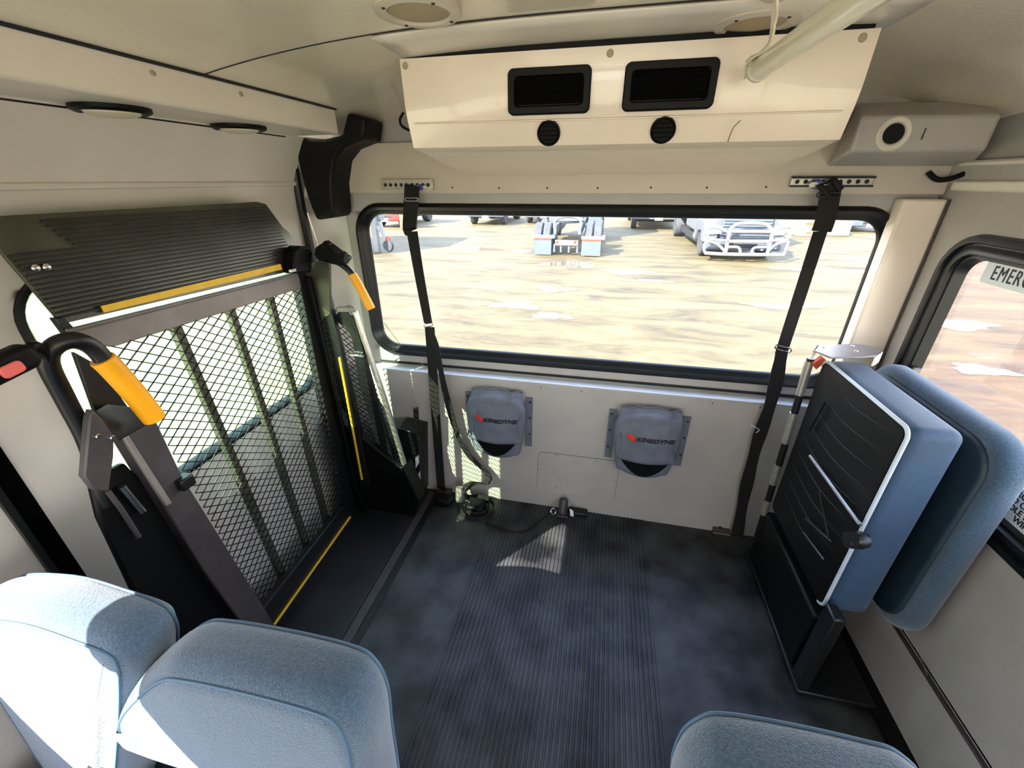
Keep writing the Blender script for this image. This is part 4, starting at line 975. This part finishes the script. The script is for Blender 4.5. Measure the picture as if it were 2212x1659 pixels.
mb = MB(); mb.box(xm-1.2, xm+1.2, YT+4.8, YT+8.6, .2, 3.0); mb.build('cargo_box', M_WPAINT, tb_, bevel=.05)
for s in (-1, 1):
    wheel(tb_, (xm+s*.95, YT+7.0, GZ+.5), .5, .5)

# chassis truck seen from behind (centre)
YC = 13.2
tc_ = thing('truck', 'bare truck chassis seen from behind with twin wheels and mud flaps, centre of the yard', 'truck', (-1.3, YC+3, GZ))
def z4(X, Y, y=YC): return P(950+X/4.916, 420+Y/4.916, 'y', y)
for qd in ((1004, 470, 1180, 640), (1510, 485, 1700, 655)):
    a, b = z4(qd[0], qd[1]), z4(qd[2], qd[3])
    mb = MB(); mb.box(a.x, b.x, YC-.01, YC+.01, b.z, a.z); mb.build('mud_flap', M_GREYP if False else M_WPAINT2, tc_)
    mb = MB(); mb.box(a.x, b.x, YC-.02, YC-.01, a.z-.03, a.z+.02); mb.build('reflector_strip', M_RED, tc_, label='red and white reflector strip')
    mb = MB(); mb.box(a.x-.03, b.x+.12, YC-.03, YC+.5, a.z+.02, a.z+.12); mb.build('fender_bracket', M_WPAINT, tc_, bevel=.01)
xl, xr = z4(1004, 500).x, z4(1700, 500).x; xc = (xl+xr)/2
for yy in (YC+.65, YC+1.95):
    for s in (-1, 1):
        for k in (0, 1): wheel(tc_, (xc+s*(.72+.31*k)+ (0 if s > 0 else 0), yy, GZ+.52), .52, .27)
a, b = z4(1225, 482), z4(1468, 545)
mb = MB(); mb.box(a.x, b.x, YC-.03, YC+.03, b.z, a.z); lb = mb.build('light_bar', M_WPAINT, tc_, bevel=.01)
for X in (1245, 1435):
    mb = MB(); c = z4(X, 503); mb.lathe((c.x, YC-.03, c.z), (0, -1, 0), [(.05, -.01), (.05, .012), (.03, .02)], 16); mb.build('tail_light', M_RED, lb)
mb = MB(); mb.box(a.x+.1, a.x+.5, YC-.036, YC-.03, b.z+.05, a.z-.03); mb.build('plate', M_REDB, lb)
for X in (1215, 1285, 1370, 1460):
    c = z4(X, 560); d_ = z4(X, 655); mb = MB(); mb.box(c.x-.03, c.x+.03, YC+.0, YC+.06, GZ+.12, c.z+.1); mb.build('hanger_bar', M_WPAINT2, tc_)
for s in (-1, 1):
    mb = MB(); mb.box(xc+s*.42-.05, xc+s*.42+.05, YC, YC+6.5, GZ+.72, GZ+1.0); mb.build('frame_rail', M_GREYP, tc_)
mb = MB(); mb.tube(smooth_line([(xc-.45, YC+.1, GZ+.9), (xc-.42, YC+.15, GZ+1.15), (xc-.2, YC+.2, GZ+1.25), (xc+.2, YC+.2, GZ+1.25), (xc+.42, YC+.15, GZ+1.15), (xc+.45, YC+.1, GZ+.9)], 5), .05, 8); mb.build('hitch_hoop', M_WPAINT, tc_)
mb = MB(); mb.lathe((xc, YC+1.3, GZ+1.0), (0, 0, 1), [(.45, 0), (.5, .08), (.4, .12)], 24); mb.build('fifth_wheel', M_GREYP, tc_)
mb = MB(); mb.box(xc-1.15, xc+1.15, YC+4.8, YC+7.0, GZ+.75, GZ+3.3); mb.build('cab', M_WPAINT, tc_, bevel=.08)
mb = MB(); mb.box(xc-1.1, xc-.5, YC+3.5, YC+4.8, GZ+.5, GZ+1.1); mb.box(xc+.5, xc+1.1, YC+3.5, YC+4.8, GZ+.5, GZ+1.1); mb.build('fuel_tank', M_WPAINT2, tc_, bevel=.08)
for i in range(10):
    mb = MB(); xx = xc-.8+.17*i; mb.tube(smooth_line([(xx, YC+4.7, GZ+1.6), (xx+.1, YC+4.2, GZ+1.05), (xx-.05, YC+3.7, GZ+1.15), (xc+.1*math.sin(i), YC+3.0, GZ+1.05)], 4), .025, 6); mb.build('air_hose', M_WPAINT2, tc_)
for s in (-1, 1): wheel(tc_, (xc+s*1.0, YC+6.2, GZ+.5), .5, .3)

# generic parked front-facing vehicle
def parked(name, lab, cat, px0, px1, pyb, hgt, ln, paint, wr, cabh, gcol, bump_z=(.35, .75), tall=False, lamps=True):
    a, b = P(px0, pyb, 'z', GZ), P(px1, pyb, 'z', GZ); y = (a.y+b.y)/2; x0, x1 = a.x, b.x; xm = (x0+x1)/2
    t = thing(name, lab, cat, (xm, y+ln/2, GZ))
    mb = MB(); mb.box(x0+.1, x1-.1, y+.25, y+1.7, GZ+.5, GZ+hgt); mb.build('hood', paint, t, bevel=.08)
    mb = MB(); mb.box(x0+.05, x1-.05, y+1.6, y+3.4, GZ+.5, GZ+cabh); mb.build('cab', paint, t, bevel=.1)
    mb = MB(); mb.box(x0+.2, x1-.2, y+1.57, y+1.61, GZ+hgt+.1, GZ+cabh-.25); mb.build('windscreen', M_TDARK, t)
    mb = MB(); mb.box(x0, x1, y, y+.3, GZ+bump_z[0], GZ+bump_z[1]); bu = mb.build('bumper', paint, t, bevel=.06, seg=3)
    mb = MB(); mb.box(xm-.38, xm+.38, y-.01, y+.02, GZ+bump_z[1]-.22, GZ+bump_z[1]-.12); mb.build('bumper_slot', gcol, bu)
    mb = MB(); mb.box(xm-.2, xm+.2, y-.02, y, GZ+bump_z[0]-.03, GZ+bump_z[0]+.14); mb.build('number_plate', M_LABEL, bu)
    mb = MB(); mb.box(x0+.45, x1-.45, y+.2, y+.26, GZ+bump_z[1]+.05, GZ+hgt-.15); mb.build('grille', gcol, t, bevel=.02)
    for s in (-1, 1):
        mb = MB(); mb.box(xm+s*((x1-x0)/2-.3)-.18, xm+s*((x1-x0)/2-.3)+.18, y+.18, y+.26, GZ+bump_z[1]+.06, GZ+bump_z[1]+.3); mb.build('headlight', M_HEAD, t, bevel=.03)
        wheel(t, (xm+s*((x1-x0)/2-.18), y+.85, GZ+wr), wr, .28)
        wheel(t, (xm+s*((x1-x0)/2-.25), y+ln-1.0, GZ+wr), wr, .4)
    mb = MB(); mb.box(x0+.3, x1-.3, y+.4, y+ln, GZ+.38, GZ+.6); mb.build('chassis', M_TDARK, t)
    if tall:
        mb = MB(); mb.box(x0-.05, x1+.05, y+3.5, y+ln, GZ+.8, GZ+3.4); mb.build('cargo_box', M_WPAINT, t, bevel=.05)
    return t
parked('truck', 'pale truck with a blue-white bumper at the top left of the rear window', 'truck', 1008, 1090, 487, 1.3, 6, M_WPAINT2, .5, 2.4, M_GREYP, (.45, .9))
parked('van', 'white van between the pale truck and the chassis truck', 'van', 1132, 1215, 484, 1.35, 5.5, M_WPAINT, .42, 2.3, M_GREYP, (.35, .85))
parked('truck', 'white truck with curved bumper left of the bull-bar truck', 'truck', 1362, 1478, 497, 1.3, 7, M_WPAINT, .48, 2.5, M_TDARK, (.50, .95), tall=True)
parked('truck', 'red truck at the far left behind the trailer hitch', 'truck', 800, 868, 492, 1.25, 5.5, M_REDP, .45, 2.2, M_TDARK, (.35, .75))
parked('car', 'grey car at the far right of the yard behind the right belt', 'car', 1828, 1925, 503, .95, 4.6, M_GREYP, .35, 1.5, M_TDARK, (.28, .6))
# trailer hitch at left
t = thing('trailer', 'galvanised trailer drawbar with jack stand at the left of the yard', 'trailer', P(815, 545, 'z', GZ))
yj = P(815, 545, 'z', GZ).y
def j(px, py): return P(px, py, 'y', yj)
g = j(815, 545)
mb = MB(); mb.box(g.x-.10, g.x+.10, yj-.05, yj+.15, GZ, j(813, 478).z+.2); mb.build('jack_leg', M_TUBEW, t, bevel=.02)
mb = MB(); mb.bar(j(820, 478), j(838, 535), .10, .10); mb.build('brace', M_TUBEW, t)
mb = MB(); mb.bar(j(814, 490), j(845, 530), .07, .07); mb.build('brace', M_TUBEW, t)
mb = MB(); c = j(840, 538); mb.lathe(c+Vector((0, 0, .12)), (0, -1, 0), [(.18, -.08), (.22, 0), (.18, .08)], 20); mb.build('jockey_wheel', M_TYRE, t)
mb = MB(); c = j(838, 516); mb.lathe(c, (0, -1, 0), [(.08, -.05), (.1, 0), (.08, .05)], 12); mb.build('coupler', M_RED, t)
mb = MB(); mb.box(g.x-1.6, g.x+.2, yj+.2, yj+.5, j(813, 478).z, j(813, 478).z+.25); mb.build('drawbar', M_TUBEW, t, bevel=.02)
mb = MB(); mb.box(g.x-4.5, g.x-.6, yj-1.5, yj+1.5, GZ+.9, GZ+3.2); mb.build('trailer_body', M_WPAINT, t, bevel=.05)
# crate with orange marking
c = P(1742, 511, 'z', GZ); t = thing('crate', 'pale crate with an orange marking between the bull-bar truck and the right belt', 'crate', c)
mb = MB(); mb.box(c.x-.45, c.x+.45, c.y, c.y+.8, GZ, GZ+.75); mb.build('body', M_GREEN, t, bevel=.03)
mb = MB(); mb.box(c.x-.15, c.x+.25, c.y-.01, c.y, GZ+.5, GZ+.6); mb.box(c.x-.05, c.x+.15, c.y-.01, c.y, GZ+.12, GZ+.2); mb.build('marking', M_ORUST, t, label='orange marking')
c = P(1815, 510, 'z', GZ); mb = MB(); mb.box(c.x-.5, c.x+.35, c.y, c.y+.7, GZ, GZ+.7); tag(mb.build('concrete_block', M_GREEN, bevel=.03), 'pale block just right of the right belt in the yard', 'block')
c = P(1790, 478, 'z', GZ)
# cardboard box on far left
c = P(888, 489, 'z', GZ); mb = MB(); mb.box(c.x-.1, c.x+.6, c.y-1.2, c.y-.5, GZ, GZ+1.0); tag(mb.build('crate', M_CARD, bevel=.02), 'tan box standing beside the red truck', 'crate')
# fine antenna wires seen at the lower left of the rear window
mb = MB(); mb.tube([P(829, 697, 'y', .10), P(868, 748, 'y', .10)], .002, 6); mb.build('wire', M_CARD, w1, label='thin stiff wire across the lower left corner')

# ------------------------------------------------------------------ light
sun = bpy.data.lights.new('sun', 'SUN'); so = bpy.data.objects.new('sun', sun); COL.objects.link(so)
sd = Vector((.88, 1.09, -1.03)).normalized(); so.rotation_euler = sd.to_track_quat('-Z', 'Y').to_euler(); so.location = (-10, -12, 12)
sun.energy = 10; sun.angle = .006; sun.color = (1, .93, .82)
w = bpy.data.worlds.new('world'); SC.world = w; w.use_nodes = True
nt = w.node_tree; bg = nt.nodes['Background']
tcw = nt.nodes.new('ShaderNodeTexCoord'); spw = nt.nodes.new('ShaderNodeSeparateXYZ'); nt.links.new(tcw.outputs['Generated'], spw.inputs[0])
crw = nt.nodes.new('ShaderNodeValToRGB'); nt.links.new(spw.outputs['Z'], crw.inputs[0])
crw.color_ramp.elements[0].position = 0; crw.color_ramp.elements[0].color = (1, .98, .94, 1)
crw.color_ramp.elements[1].position = .7; crw.color_ramp.elements[1].color = (.46, .62, 1, 1)
nt.links.new(crw.outputs[0], bg.inputs[0]); bg.inputs[1].default_value = 2.5

SC.view_settings.view_transform = 'Standard'; SC.view_settings.look = 'None'; SC.view_settings.gamma = 1; SC.view_settings.use_curve_mapping = False
SC.view_settings.exposure = 1.68
